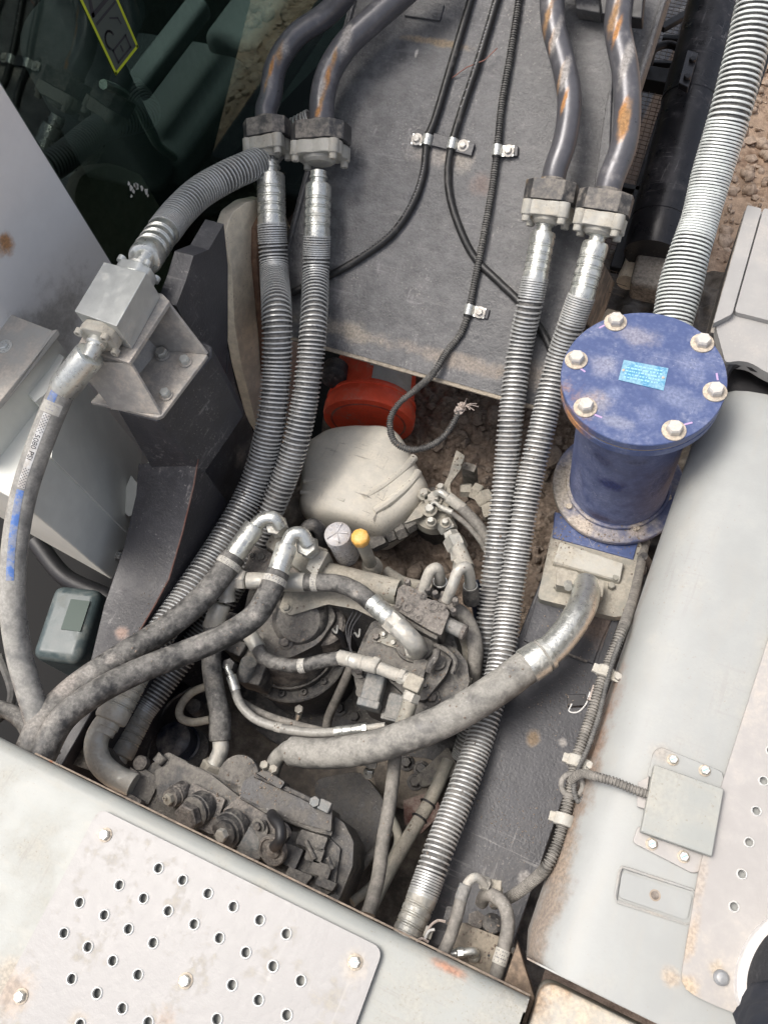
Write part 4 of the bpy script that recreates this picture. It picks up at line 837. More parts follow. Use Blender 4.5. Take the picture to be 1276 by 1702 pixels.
f1_ = ptsS[0]+(ptsS[0]-ptsS[2]).normalized()*-.010
ferrule(tS, sS-JX*.004, f1_, rS*1.05, 'zinc', 0)
P('ferrule_neck', MB().lathe(JA+JX*.001, -(JA-sS), [(0, rS*.70), (.012, rS*.72), (.016, rS*.6), (.05, rS*.6)], 24), 'zinc', tS)
# prints lying on the hose surface
def onhose(pts, s_, off, r_, ang0=0.0):
    L = 0; i = 0
    while i < len(pts)-2 and L+(pts[i+1]-pts[i]).length < s_: L += (pts[i+1]-pts[i]).length; i += 1
    seg_ = pts[i+1]-pts[i]; u = (s_-L)/seg_.length; p = pts[i].lerp(pts[i+1], u)
    d0 = (pts[i+1]-pts[max(i-1, 0)]).normalized(); d1 = (pts[min(i+2, len(pts)-1)]-pts[i]).normalized(); d = d0.lerp(d1, u).normalized()
    a = Vector((0,0,1))-d*d.z; a.normalize(); b = d.cross(a); g = off/r_+ang0
    return p+(a*math.cos(g)+b*math.sin(g))*r_
def patch(pts, s0, s1, o0, o1, r_, ang0, ns=24, no=6):
    return grid(ns, no, lambda u, v: onhose(pts, s0+(s1-s0)*u, o0+(o1-o0)*v, r_, ang0))
def text_mesh(txt, size):
    c = bpy.data.curves.new('lettering', 'FONT'); c.body = txt; c.size = size; c.resolution_u = 3
    o = bpy.data.objects.new('lettering', c); COL.objects.link(o); dg = bpy.context.evaluated_depsgraph_get()
    me = bpy.data.meshes.new_from_object(o.evaluated_get(dg)); v = [x.co.copy() for x in me.vertices]; f = [tuple(q.vertices) for q in me.polygons]
    bpy.data.objects.remove(o); bpy.data.meshes.remove(me); bpy.data.curves.remove(c); return v, f
rr = rS*.90
dm = (CP-ptsS[8]); A0 = -.32
P('blue_stripe', patch(ptsS, .012, .045, -.006, .012, rr+.0006, A0), 'bluestripe', tS)
P('blue_stripe', patch(ptsS, .24, .44, -.010, .006, rr+.0006, A0, 80), 'bluestripe', tS)
P('label_band', patch(ptsS, .045, .068, -.026, .020, rr+.0007, A0), 'label', tS)
P('marking_strip', patch(ptsS, .070, .235, -.010, .006, rr+.0006, A0, 50), mat('worn_white_strip', (.60,.60,.59), .5, dust=.3, scale=20, soft=.1), tS)
v, f = text_mesh('5080 PSI', .0165)
P('pressure_marking', MB().add([onhose(ptsS, .115+q.x, .0045-q.y, rr+.0012, A0) for q in v], f), 'ink', tS, smooth=False)
ck = MB()
for s0_, s1_ in ((.072, .110), (.190, .232)):
    k = 0; s_ = s0_
    while s_ < s1_:
        for j in range(4):
            if (j+k) % 2: continue
            o_2 = -.009+j*.0036; q = [onhose(ptsS, s_+a, o_2+b, rr+.0011, A0) for a, b in ((0,0), (.0026,0), (.0026,.0028), (0,.0028))]; ck.add(q, [(0,1,2,3)])
        s_ += .0034; k += 1
P('checker_marking', ck, 'chk', tS, smooth=False)
ck = MB()
for k in range(3):
    s_ = .049+k*.0055
    for j in range(5):
        if random.random() < .3: continue
        o_2 = -.018+j*.0065; ck.add([onhose(ptsS, s_+a, o_2+b, rr+.0011, A0) for a, b in ((0,0), (.0018,0), (.0018,.005), (0,.005))], [(0,1,2,3)])
P('label_print', ck, 'grint', tS, smooth=False)
# ---------------------------------------------------------------- cables and clips on the boom
def cable(lab, P_, w_, m, corr=False, cat='cable', group=None, name='hydraulic_line'):
    pts = spline([B(*q) if len(q) == 3 else A(*q[:3]) for q in P_], .004 if not corr else .0011); r_ = px(w_/2, pts[len(pts)//2])
    if corr:
        L = 0; rad = [r_*(1+.0)*(1-.26*((i*.0011/.0058) % 1 > .5)) for i in range(len(pts))]
        o = P(name, MB().tube(pts, rad, 10), m, ang=50)
    else: o = P(name, MB().tube(pts, r_, 14), m)
    TAG(o, lab, cat, group); return pts, r_, o
p1, r1, o1 = cable('smooth black line left of the boom clips, curving away to the lower left', [(800,-60,.012), (782,0,.012), (752,100,.012), (722,200,.012), (710,232,.012), (704,285,.010), (690,330,.010), (655,385,.010), (600,428,.010), (548,458,.010), (500,480,.012), (470,492,.02)], 13, 'rubber')
p2, r2, o2 = cable('smooth black line through the second boom clip, crossing under the corrugated conduit', [(842,-60,.012), (825,0,.012), (795,100,.012), (765,190,.012), (752,235,.012), (744,285,.010), (748,330,.010), (768,390,.008), (790,430,.004), (830,470,.006), (870,510,.010), (915,580,.012), (925,640,.012)], 13, 'rubber')
# whitish end fitting of the left line
o = P('line_end_fitting', MB().lathe(B(503,478,.012), B(474,494,.012)-B(503,478,.012), [(0,.007),(.010,.007),(.011,.009),(.020,.009),(.021,.006),(.035,.006)], 10), 'zincd'); TAG(o, 'small pale end fitting between the two left spring hoses', 'fitting')
p3, r3, o3 = cable('dusty corrugated conduit running down the boom middle and looping in the well', [(870,-60,.012), (862,0,.012), (848,90,.012), (834,170,.012), (826,245,.014), (818,310,.012), (802,400,.016), (788,470,.012), (779,515,.012), (765,555,.010), (742,585,.012), (722,618,.03),
      (690,648,-.24,0), (662,672,-.26,0), (648,700,-.28,0), (655,733,-.30,0), (680,747,-.31,0), (712,742,-.31,0), (738,725,-.30,0), (755,700,-.28,0), (763,682,-.27,0)], 12.5, 'conduit', True)
P('cloth_wrap', MB().tube([p+Vector((0,0,0)) for p in p3[-28:]], [r3*(1.25+.5*noise.noise(p*90)) for p in p3[-28:]], 10), 'rag', None) if False else None
rg = MB(); pe = p3[-1]
for k in range(14): clod_mesh(rg, pe+Vector((random.uniform(-.008,.010), random.uniform(-.012,.024), random.uniform(-.008,.01))), .008*random.uniform(.7,1.3), k+77)
o = P('cloth_wrap', rg, 'rag', ang=60); TAG(o, 'frayed pale cloth wrap at the end of the looped conduit', 'cloth')
fl = MB()
for k in range(7):
    a = pe+Vector((.01, .015, .005)); b = a+Vector((random.uniform(-.01,.05), random.uniform(-.01,.03), random.uniform(-.015,.01))); fl.tube([a, (a+b)/2+Z*.006, b], .0014, 5)
o = P('frayed_threads', fl, 'rag'); TAG(o, 'loose threads hanging from the cloth wrap below the boom lip', 'threads')
# second layer small prints on the smooth lines
for pts, r_, (a0, a1), nm in ((p1, r1, (.48,.80), 1), (p2, r2, (.06,.36), 2)):
    pr = MB(); s_ = a0; rnd = random.Random(nm)
    q = resample(pts, .004)
    tx = 'DIN EN 853 1SN 6 W.P. 225 BAR'
    while s_ < a1:
        wd = rnd.choice((.003,.004,.006)); 
        for part in range(2):
            o0 = -.0022+part*.0026; L0 = s_+rnd.uniform(0,.001)
            pr.add([onhose(q, L0+a, o0+b, r_+.0003, .25) for a, b in ((0,0), (wd*.7,0), (wd*.7,.0012), (0,.0012))], [(0,1,2,3)])
        s_ += wd+.003+(rnd.random() < .25)*.012
    P('line_print', pr, 'grint', o1 if nm == 1 else o2, smooth=False) if False else TAG(P('printed_marking', pr, 'grint', smooth=False), 'faint pale printing along the %s smooth black line' % ('first' if nm == 1 else 'second'), 'printing')
# clips
def clip(x, y, off, cab_r, bx_, by_, lab, pts, plate=None, rusty=False):
    t = T('line_clip', lab, 'clip', B(x, y, 0), 'plated clips holding lines on the boom')
    c = B(x, y, off); i = min(range(len(pts)), key=lambda k: (pts[k]-c).length); c = pts[i]; d = (pts[min(i+3,len(pts)-1)]-pts[max(i-3,0)]).normalized()
    s_ = d.cross(BN).normalized(); 
    if (B(bx_, by_, .01)-c).dot(s_) < 0: s_ = -s_
    rr = cab_r*1.30; prof = [c+s_*rr*math.cos(g)+BN*rr*math.sin(g) for g in [k*math.pi/10 for k in range(11)]]
    prof = [c+s_*(rr+.030)-BN*rr*.2, c+s_*(rr+.001)-BN*rr*.2]+prof+[c-s_*rr-BN*(rr)]
    inn = [c+s_*(rr+.030)-BN*(rr*.2+.0018), c+s_*(rr-.002)-BN*(rr*.2+.0018)]+[c+s_*cab_r*math.cos(g)+BN*cab_r*math.sin(g) for g in [k*math.pi/10 for k in range(11)]]+[c-s_*cab_r-BN*(rr)]
    v = []
    for p in prof: v += [p-d*.013, p+d*.013]
    for p in inn: v += [p-d*.013, p+d*.013]
    n = len(prof); f = []
    for k in range(n-1): f += [(2*k, 2*k+1, 2*k+3, 2*k+2), (2*n+2*k, 2*n+2*k+2, 2*n+2*k+3, 2*n+2*k+1), (2*k, 2*k+2, 2*n+2*k+2, 2*n+2*k), (2*k+1, 2*n+2*k+1, 2*n+2*k+3, 2*k+3)]
    P('strap', MB().add(v, f), 'bolt', t, ang=40)
    P('rubber_sleeve', MB().lathe(c-d*.018, d, [(0, cab_r*1.02), (.003, cab_r*1.12), (.033, cab_r*1.12), (.036, cab_r*1.02)], 16), 'rubber', t) if True else None
    bc = B(bx_, by_, rr*.9); bc = c+s_*(rr+.016)-BN*rr*.2
    bolt(t, bc, BN, .0095, .008, 'boltw', 'boltw', 1.6)
    if plate is None: P('weld_block', MB().box(c+s_*(rr+.022)-BN*(rr*.2+.010), s_*.018, d*.0125, BN*.008), 'frameR', t, bevel=.002)
    return t
clip(710, 232, .012, r1, 690, 228, 'left clip of the boom pair, its bolt on the left side', p1, 1)
clip(752, 240, .012, r2, 785, 245, 'middle boom clip on the shared plate with its bolt on the right', p2, 1)
o = P('clip_plate', MB().box(B(738, 237, .006), (B(788,250,0)-B(692,225,0))*.5, BD*.016, BN*.004), 'clampw' if False else 'frameR', bevel=.002); TAG(o, 'small welded plate carrying the two left clips on the boom', 'plate')
clip(823, 250, .014, r3, 852, 253, 'upper clip holding the corrugated conduit on the boom', p3)
clip(779, 515, .012, r3, 800, 517, 'lower clip holding the corrugated conduit, rust at its left side', p3)
# thin rust-coloured wire fragment
o = P('straw_stem', MB().tube([B(750,130,.006), B(775,112,.014), B(805,100,.022), B(826,80,.02)], .0013, 6), plain('dry_reddish_stem', (.28,.13,.10), .8)); TAG(o, 'thin dry reddish stem lying across the black boom lines', 'stem')
# ================================================================== BLACK CYLINDER AND MESH GUARD, TOP RIGHT
c0_, c1_ = A(1212, -90, -.10), A(1083, 425, -.34)
d = (c1_-c0_).normalized(); rF = px(46, A(1150,200,-.25))
t = T('black_boom_cylinder', 'large black hydraulic cylinder beside the wire mesh at top right', 'hydraulic cylinder', c1_)
LF = (c1_-c0_).length
prf = [(0, rF), (LF*.42, rF), (LF*.42+.003, rF*1.03), (LF*.53, rF*1.03), (LF*.53+.003, rF), (LF*.83, rF), (LF*.83+.002, rF*1.02), (LF*.90, rF*1.02), (LF*.90+.002, rF), (LF*.955, rF), (LF*.96, rF*.98), (LF, rF*.97)]
P('barrel', MB().lathe(c0_, d, prf, 40), 'cylb', t, ang=25)
P('end_lug', MB().box(A(1078, 455, -.40), XA*.045, d*.07, d.cross(XA).normalized()*.05), mat('concrete_grey_dust', (.15,.145,.135), .9, dust=.6, scale=20, bump=1), t, bevel=.015, seg=3)
P('pin_boss', MB().cyl(A(1040, 470, -.42), A(1068, 400, -.42), .03), 'cream', t)
pb = A(1143, 113, -.12); s_ = d.cross(Z).normalized()
P('bolt_plate', MB().prism([A(1142,82,-.10), A(1160,88,-.10), A(1143,146,-.10), A(1127,138,-.10)], (0,0,-.02)), 'cylb', t, bevel=.003)
for a, b in ((1150,101), (1141,130)): P('bolt', MB().lathe(A(a,b,-.099), Z, [(0,.010),(.008,.010),(.010,.008)], 14), 'black', t)
t = T('mesh_guard', 'black framed wire mesh guard over brown soil behind the pipes', 'guard', A(1090, 250, -.5))
gz = -.42
def gq(x, y, z=gz): return A(x, y, z)
def bar(a, b, w_, h_, z=gz, m='black', nm='bar'):
    p, q = gq(*a, z), gq(*b, z); dd = (q-p).normalized(); s2 = Z.cross(dd).normalized()
    P(nm, MB().box((p+q)/2, (q-p)/2, s2*w_/2, Z*h_/2), m, t, bevel=.003)
bar((1168,-20), (1022,450), .036, .03); bar((1008,-60), (1110,-60), .03, .03); bar((1100,66), (1150,70), .022, .03)
bar((1065,105), (1135,108), .016, .02, gz+.03); bar((1060,128), (1135,142), .07, .05, gz+.02); bar((1030,312), (1075,322), .022, .03)
bar((1168,8), (1098,48), .028, .02, gz+.05)
P('handle_loop', MB().tube(spline([gq(1078,108,gz+.06), gq(1085,84,gz+.09), gq(1108,74,gz+.09), gq(1132,84,gz+.09), gq(1138,104,gz+.06)], .005), .013, 12), 'black', t)
# mesh wires
dv = (gq(1050,400)-gq(1150,40)); dv.z = 0; Lg = dv.length; dv.normalize(); dh = (gq(1150,250)-gq(1090,235)); dh.z = 0; dh.normalize()
o0 = gq(1150, 40)-dv*.35
wm = MB()
for k in range(int((Lg+.6)/.020)): 
    p = o0+dv*(k*.020); wm.tube([p-dh*.30, p+dh*.02], .0011, 5)
for k in range(15):
    p = o0-dh*(k*.020); wm.tube([p, p+dv*(Lg+.5)], .0011, 5)
P('wire_mesh', wm, mat('rusty_mesh_wire', (.10,.07,.045), .6, dust=.3, rust=.1), t)
t = T('edge_guard', 'narrow black toothed guard strip beyond the thick spring hose, right side', 'guard', A(1225, 280, -.4))
ge = lambda x, y: A(x, y, -.40)
P('side_bar', MB().prism([ge(1290,60), ge(1284,60), ge(1140,480), ge(1148,490)], (0,0,-.03)), 'black', t)
for k in range(26):
    u = k/26; a = ge(1284,60).lerp(ge(1143,470), u); P('tooth', MB().box(a-XA*.010+Vector((-.01,0,0)), XA*.022, YA*.006, Z*.006), 'cylb', t)
P('inner_bar', MB().prism([ge(1270,60), ge(1262,60), ge(1120,480), ge(1128,490)], (0,0,-.03)), 'black', t)
# ================================================================== BLUE FILTER
FC = Vector((-.078*1.48-.0, .7158*1.48, 0)); RF = .1660
t = T('blue_filter_housing', 'tall blue round filter housing with six-bolt lid, scuffed and dusty', 'filter housing', (FC.x, FC.y, -.40))
def fz(z): return Vector((FC.x, FC.y, z))
P('lid', MB().lathe(fz(.100), Z, [(0, RF-.0015), (.0015, RF), (.018, RF), (.020, RF-.0015), (.020, .0)], 96, False), 'bluep', t, ang=30)
P('gasket', MB().lathe(fz(.093), Z, [(0, RF-.003), (.007, RF-.002)], 96), 'gasket', t)
P('top_flange', MB().lathe(fz(.072), Z, [(0, RF-.004), (.002, RF-.001), (.019, RF-.001), (.021, RF-.003)], 96), 'bluep', t)
P('housing_body', MB().lathe(fz(-.36), Z, [(0, .131), (.006, .126), (.012, .1225), (.42, .1225), (.432, .126)], 72, False), 'blued', t)
P('weld_bead', MB().tube(torus_pts(fz(-.352), Z, .1260, 72), .005, 8), 'bluefl', t)
P('lower_flange', MB().lathe(fz(-.375), Z, [(0, RF-.004), (.002, RF-.001), (.014, RF-.001), (.016, RF-.003)], 96), 'bluefl', t)
for a, b in ((1022,533), (1166,568), (957,596), (1187,649), (972,675), (1119,713)):
    bolt(t, A(a, b+3, .12), Z, .0165, .016, 'boltw', 'washer', 1.45)
for a, b, r_ in ((935,775,.008), (945,843,.009), (1109,828,.009), (1056,879,.010)): bolt(t, A(a, b, -.359), Z, r_, .007, 'bluefl' if a < 940 else 'washer', 'bluefl', 1.3, name='small_bolt')
# cyan plate with rows of worn print
q = [A(1036,598,.1215), A(1110,612,.1215), A(1102,649,.1215), A(1027,631,.1215)]
P('name_plate', MB().slab(q, (0,0,-.001)), 'tag', t)
ex = (q[1]-q[0]); ey = (q[3]-q[0]); pr = MB(); rnd = random.Random(5)
for row in range(5):
    u = .10 if row else .28
    while u < .86:
        wd = rnd.uniform(.02, .07); a = q[0]+ex*u+ey*(.16+row*.155); z_ = Z*.0004
        pr.add([a+z_, a+ex*wd+z_, a+ex*wd+ey*.055+z_, a+ey*.055+z_], [(0,1,2,3)]); u += wd+rnd.uniform(.01, .04)
P('plate_print', pr, 'tagtx', t, smooth=False)
for u, v_ in ((.055,.5), (.94,.5)): P('rivet', MB().lathe(q[0]+ex*u+ey*v_, Z, [(0,.0032),(.0012,.0028),(.0018,.001)], 10), 'washer', t)
mk = MB()
for a, b, c_, e_ in ((985,688,1000,694), (1132,707,1150,702), (962,611,972,618), (1190,620,1192,632), (995,545,1005,540)): 
    p_, q_ = A(a,b,.1208), A(c_,e_,.1208); s_ = Z.cross(q_-p_).normalized()*.002; mk.add([p_+s_, q_+s_, q_-s_, p_-s_], [(0,1,2,3)])
P('alignment_marks', mk, 'pink', t, smooth=False)
# mounting bracket and port block below
ZB = -.385
t = T('filter_mount', 'dusty filter mounting bracket with blue port block and pale plate', 'bracket', A(980, 930, ZB))
P('base_bracket', MB().prism(rounded([A(922,858,ZB), A(897,975,ZB), A(892,995,ZB), A(1030,1028,ZB), A(1050,1005,ZB), A(1066,905,ZB), A(1040,850,ZB)], [.02,.01,.015,.02,.03,.01,.01]), (0,0,-.03)), 'khaki', t, bevel=.004)
P('port_block', MB().slab([A(921,850,ZB+.004), A(1066,880,ZB+.004), A(1052,930,ZB+.004), A(917,893,ZB+.004)], (0,0,-.03)), 'bluep', t, bevel=.003)
P('scribed_mark', MB().tube([A(976,890,ZB+.005), A(983,907,ZB+.005), A(998,893,ZB+.005)], .0008, 4), 'grint', t)
P('pale_plate', MB().slab([A(930,900,ZB+.02), A(1036,936,ZB+.02), A(1030,966,ZB+.012), A(918,934,ZB+.012)], (0,0,-.05)), 'clampw', t, bevel=.004)
P('plate_front', MB().slab([A(918,935,ZB+.011), A(1030,967,ZB+.011), A(1024,980,ZB-.02), A(914,950,ZB-.02)], (0,.03,-.04)), 'khaki', t, bevel=.003)
for a, b in ((943,950), (985,965)):
    P('flange_half', MB().prism(rounded([A(a-18,b-8,ZB+.045), A(a+18,b+1,ZB+.045), A(a+16,b+28,ZB+.045), A(a-20,b+22,ZB+.045)], .006), (0,0,-.055)), 'khaki', t, bevel=.004)
    P('flange_bolt', MB().hexn(A(a, b+20, ZB+.040), (A(a+4,b+60,ZB)-A(a,b,ZB)).normalized()+Z*.8, .0115, .020), 'zincd', t)
for a, b in ((925,975), (1015,975), (990,998), (1022,962)): P('flange_bolt', MB().hexn(A(a,b,ZB+.002), Z, .0095, .012), 'khaki', t)
t = T('small_sensor', 'tiny dark sensor fitting beside the filter bracket and hood edge', 'fitting', A(1070,930,-.4))
P('sensor_body', MB().cyl(A(1068,925,-.36), A(1078,940,-.40), .012), 'irond', t); P('sensor_plug', MB().hexn(A(1066,950,-.38), Z, .011, .02), 'irond', t)
# ---------------------------------------------------------------- big suction hose
t = T('big_suction_hose', 'big dusty grey suction hose sweeping from the blue filter bracket across the well', 'suction hose', A(700,1200,-.2))
pe_ = spline([A(972,972,-.365), A(972,992,-.335), A(962,1018,-.300), A(945,1045,-.290), A(922,1073,-.285), A(905,1088,-.283)], .006)
rBH = px(29, A(900,1090,-.28))
P('steel_elbow', MB().tube(pe_, [rBH*(.86 if i else .86) for i in range(len(pe_))], 32), 'zinc', t)
ph_ = hose_pts([A(905,1088,-.283), A(872,1110,-.28), A(835,1138,-.275), A(790,1168,-.27), A(735,1199,-.265), A(680,1222,-.27), A(620,1241,-.28), A(560,1251,-.30), A(515,1252,-.32), A(485,1248,-.335)], .008)
n = len(ph_); P('hose_body', MB().tube(ph_, [rBH*(.97-.16*max(0, (i/n-.25))) for i in range(n)], 36), 'bighose', t)
d = (ph_[6]-ph_[0]).normalized(); P('crimp_collar', MB().lathe(ph_[0]-d*.010, d, [(0, rBH*.85), (.002, rBH*.98), (.012, rBH*1.0), (.014, rBH*.95), (.018, rBH*.95), (.020, rBH*1.04), (.058, rBH*1.06), (.062, rBH*1.02), (.063, rBH*.96)], 36), 'zinc', t)
pd_ = spline([A(490,1249,-.333), A(474,1250,-.345), A(460,1262,-.365), A(453,1280,-.39), A(450,1300,-.42)], .006)
P('end_elbow', MB().tube(pd_, [rBH*.80-.012*min(1, i/6) for i in range(len(pd_))], 28), 'bighose', t)
# ================================================================== FITTINGS AND MEDIUM HOSES
def braided(lab, elbow, f, body, wf, wh, m='rubberd', fm='zinc', bandat=None, group='muddy black hydraulic hoses', nutp=None, end=None, we=None, cat='hydraulic hose'):
    f0, f1 = A(*f[0]), A(*f[1]); rh = px(wh/2, f1); r_ = px(wf/2, f1)
    t = T('hydraulic_hose', lab, cat, f1, group)
    if elbow:
        pe = spline([A(*q) for q in elbow]+[f0], .004); P('elbow_pipe', MB().tube(pe, px((we or wf*.66)/2, f0), 20), fm, t)
    ferrule(t, f0, f1, r_, fm, 0)
    d = (f1-f0).normalized()
    for k in range(6):                            # crimp flats
        pass
    pts = hose_pts([f1-d*.01]+[A(*q) for q in body], .006); P('hose_body', MB().tube(pts, rh, 22), m, t)
    if bandat:
        i = min(range(2, len(pts)-2), key=lambda k: abs((k)*.006-bandat)); band(t, pts[i], pts[i+1]-pts[i-1], rh*1.04, .016)
    return t, pts, rh
# K1, K2: the muddy pair
tk, k1, rk = braided('upper of two muddy black hoses sweeping to the lower left corner', [(466,876,-.235), (456,862,-.215), (440,862,-.215)], ((424,874,-.225), (385,930,-.235)), [(372,950,-.235), (335,995,-.225), (265,1052,-.20), (185,1102,-.16), (118,1150,-.12), (72,1200,-.09), (38,1275,-.08)], 36, 41, bandat=.026)
tk2, k2, rk2 = braided('lower of two muddy black hoses, crossing the steel tee fitting', [(512,905,-.215), (502,888,-.195), (487,888,-.19)], ((477,905,-.195), (460,958,-.205)), [(450,980,-.205), (425,1022,-.21), (375,1056,-.20), (300,1088,-.18), (225,1118,-.14), (160,1152,-.10), (105,1195,-.08), (62,1275,-.075)], 36, 40, bandat=.022)
def HX(lab, items, cat='fitting', group=None, name='hex_fitting'):
    t = T(name, lab, cat, items[0][1], group)
    for nm, p, ax, r_, h, m in items: nut(t, p, ax, r_, h, m, nm)
    return t
D1 = (A(470,868,-.22)-A(500,895,-.26)); D1.normalize()
HX('steel hex nut joining the upper muddy hose to its port block', [('nut', A(464,874,-.26), Vector((.1,-.35,.9)), .027, .040, 'zincd'), ('nut', A(466,880,-.28), Vector((.1,-.35,.9)), .024, .02, 'zincd')], group='hose nuts by the port block')
HX('steel hex nut joining the lower muddy hose to its port block', [('nut', A(515,908,-.25), Vector((.1,-.35,.9)), .027, .040, 'zincd'), ('nut', A(517,914,-.27), Vector((.1,-.35,.9)), .024, .02, 'zincd')], group='hose nuts by the port block')
t = T('port_block', 'dusty steel port block with screws under the two hex nuts', 'valve block', A(490,940,-.33))
P('upper_block', MB().prism([A(455,880,-.285), A(545,913,-.285), A(520,965,-.285), A(440,905,-.285)], (0,0,-.07)), 'khaki', t, bevel=.003)
P('lower_block', MB().prism([A(420,905,-.31), A(520,945,-.31), A(500,975,-.31), A(400,955,-.31)], (0,0,-.09)), 'ironp', t, bevel=.006)
P('side_block', MB().prism([A(520,912,-.27), A(546,917,-.27), A(524,958,-.27), A(508,945,-.27)], (0,0,-.08)), 'clampw', t, bevel=.002)
for a, b, r_ in ((435,926,.014), (420,924,.009), (490,924,.009), (503,955,.008), (466,915,.008), (516,937,.007)): bolt(t, A(a,b,-.309), Z, r_*.8, .008, 'iron', 'ironp', 1.5, name='socket_screw')
o = P('elbow_behind', MB().tube(spline([A(500,905,-.33), A(508,880,-.30), A(520,872,-.29), A(532,882,-.31), A(536,902,-.36)], .004), .017, 16), 'irond'); TAG(o, 'small dark curved pipe between the hex nut and clear bottle', 'pipe')
HXb = HX('black ribbed socket at the end of the dark curved pipe', [('collar', A(533,888,-.36), Z, .022, .05, 'irond')])
# oil reservoir bottle and orange cap
t = T('reservoir_bottle', 'clear dusty plastic reservoir bottle beside the orange cap', 'bottle', A(575,930,-.34))
bt = A(561,888,-.20)
P('bottle_body', MB().lathe(bt-Z*.14, Z, [(0,.026),(.01,.031),(.10,.031),(.112,.033),(.130,.033),(.140,.028),(.144,.015)], 28), 'bottle', t)
P('bottle_cap', MB().lathe(bt-Z*.012, Z, [(0,.0335),(.014,.0325),(.020,.024),(.022,.008)], 28), 'bottle', t)
for k in range(5):
    g = k*2*math.pi/5+.3; a = Vector((math.cos(g), math.sin(g), 0)); P('cap_rib', MB().box(bt+a*.014+Z*.0095, a*.013, Z.cross(a)*.0014, Z*.0025), 'bottle', t)
t = T('dipstick_tube', 'orange-capped filler tube standing on the swing motor', 'filler tube', A(625,960,-.36))
yt = A(597,890,-.175); yb_ = Vector((yt.x, yt.y, -.36))
P('tube', MB().cyl(yb_, yt-Z*.03, .0165, .0155), 'khaki', t)
P('tube_foot', MB().lathe(yb_-Z*.02, Z, [(0,.028),(.02,.026),(.035,.018)], 20), 'khaki', t)
pf_ = [(0,.0185),(.004,.021),(.022,.021),(.027,.019),(.029,.010)]; mb = MB()
n = 36; v = []
for tz_, r_ in pf_:
    for k in range(n): q = r_*(1+(.05 if (k//2) % 2 and r_ > .0195 else 0)); v.append(yt-Z*.03+Z*tz_+Vector((math.cos(k*2*math.pi/n)*q, math.sin(k*2*math.pi/n)*q, 0)))
f = [(i*n+k, i*n+(k+1) % n, (i+1)*n+(k+1) % n, (i+1)*n+k) for i in range(4) for k in range(n)]+[tuple(range(4*n, 5*n))]
P('cap', mb.add(v, f), 'yellow', t, ang=60)
P('cap_knurl', MB().lathe(yt-Z*.033, Z, [(0,.018),(.004,.019)], 24), 'yellow', t)
# half-round cover and bent bracket plate
t = T('motor_bracket', 'khaki bent bracket plate with half-round cover over the left swing motor', 'bracket', A(560,1000,-.34))
a0_, a1_ = A(530,952,-.33), A(662,985,-.33); dd = (a1_-a0_).normalized(); mb = MB(); n = 14; v = []; ss = dd.cross(Z).normalized(); rc_ = .033
for r_, in ((rc_,), (rc_-.003,)):
    for p in (a0_, a1_):
        for k in range(n+1): g = math.pi*k/n; v.append(p+ss*math.cos(g)*r_+Z*math.sin(g)*r_)
m_ = n+1; f = []
for k in range(n): f += [(k, k+1, m_+k+1, m_+k), (2*m_+k, 3*m_+k, 3*m_+k+1, 2*m_+k+1), (k, 2*m_+k, 2*m_+k+1, k+1), (m_+k, m_+k+1, 3*m_+k+1, 3*m_+k)]
P('half_round_cover', mb.add(v, f), 'khaki', t, ang=50)
P('bent_plate', MB().prism(rounded([A(464,1010,-.325), A(476,978,-.325), A(500,970,-.325), A(655,985,-.325), A(692,1020,-.335), A(690,1048,-.34), A(640,1036,-.335), A(590,1012,-.325), A(545,1004,-.325), A(482,1023,-.325)], .004, 3), (0,0,-.004)), 'khaki', t, bevel=.001)
P('small_gusset', MB().prism([A(662,955,-.30), A(672,968,-.32), A(665,990,-.34), A(655,985,-.33)], (0,.004,0)), 'khaki', t)
bolt(t, A(476,1010,-.324), Z, .010, .006, 'khaki', 'khaki', 1.5)
# tee and horizontal hose M
t = T('steel_tee', 'steel tee fitting with big nuts left of the swing motor', 'tee fitting', A(385,970,-.28))
P('tee_body', MB().tube(spline([A(378,1000,-.29), A(378,978,-.275), A(388,966,-.27), A(405,964,-.27)], .004), .021, 16), 'zincd', t)
aM = (A(500,968,-.27)-A(400,963,-.27)).normalized(); aL = (A(352,1040,-.30)-A(376,985,-.28)).normalized()
nut(t, A(392,963,-.27), aM, .026, .028); nut(t, A(375,978,-.28), aL, .026, .030)
tm, m1, rm_ = braided('curved black hose from the steel tee, passing over the left swing motor', [(412,965,-.268), (430,965,-.268)], ((440,966,-.268), (508,968,-.265)), [(535,968,-.26), (565,971,-.255), (595,984,-.25), (622,1006,-.25)], 32, 30, fm='zincd', bandat=.035, we=28)
d = (A(652,1032,-.255)-A(620,1003,-.25)); ferrule(tm, A(650,1030,-.255), A(616,999,-.25), px(17, A(640,1020,-.25)), 'zinc', 2)
nut(tm, A(646,1027,-.255), d, .027, .032); P('elbow_pipe', MB().tube(spline([A(660,1040,-.255), A(676,1056,-.258), A(689,1070,-.275), A(692,1080,-.32)], .004), .024, 20), 'zincd', tm); nut(tm, A(692,1082,-.345), Z, .030, .03)
# L: hose going down from tee
tl, l1, rl2 = braided('dusty vertical hose dropping from the steel tee to the control valve', None, ((368,1003,-.285), (352,1045,-.31)), [(352,1075,-.32), (352,1110,-.335), (358,1150,-.35), (366,1190,-.36)], 33, 32, m='rubberd', fm='zincd')
ferrule(tl, A(366,1232,-.375), A(366,1184,-.36), px(18, A(366,1200,-.36)), 'rubberd', 0); P('lower_pipe', MB().tube(spline([A(366,1228,-.373), A(367,1245,-.378), A(361,1262,-.385), A(352,1278,-.39)], .004), px(13.5, A(366,1240,-.37)), 20), 'zincd', tl)
nut(tl, A(349,1285,-.40), (A(356,1268,-.385)-A(346,1290,-.40)), .029, .030, 'khaki')
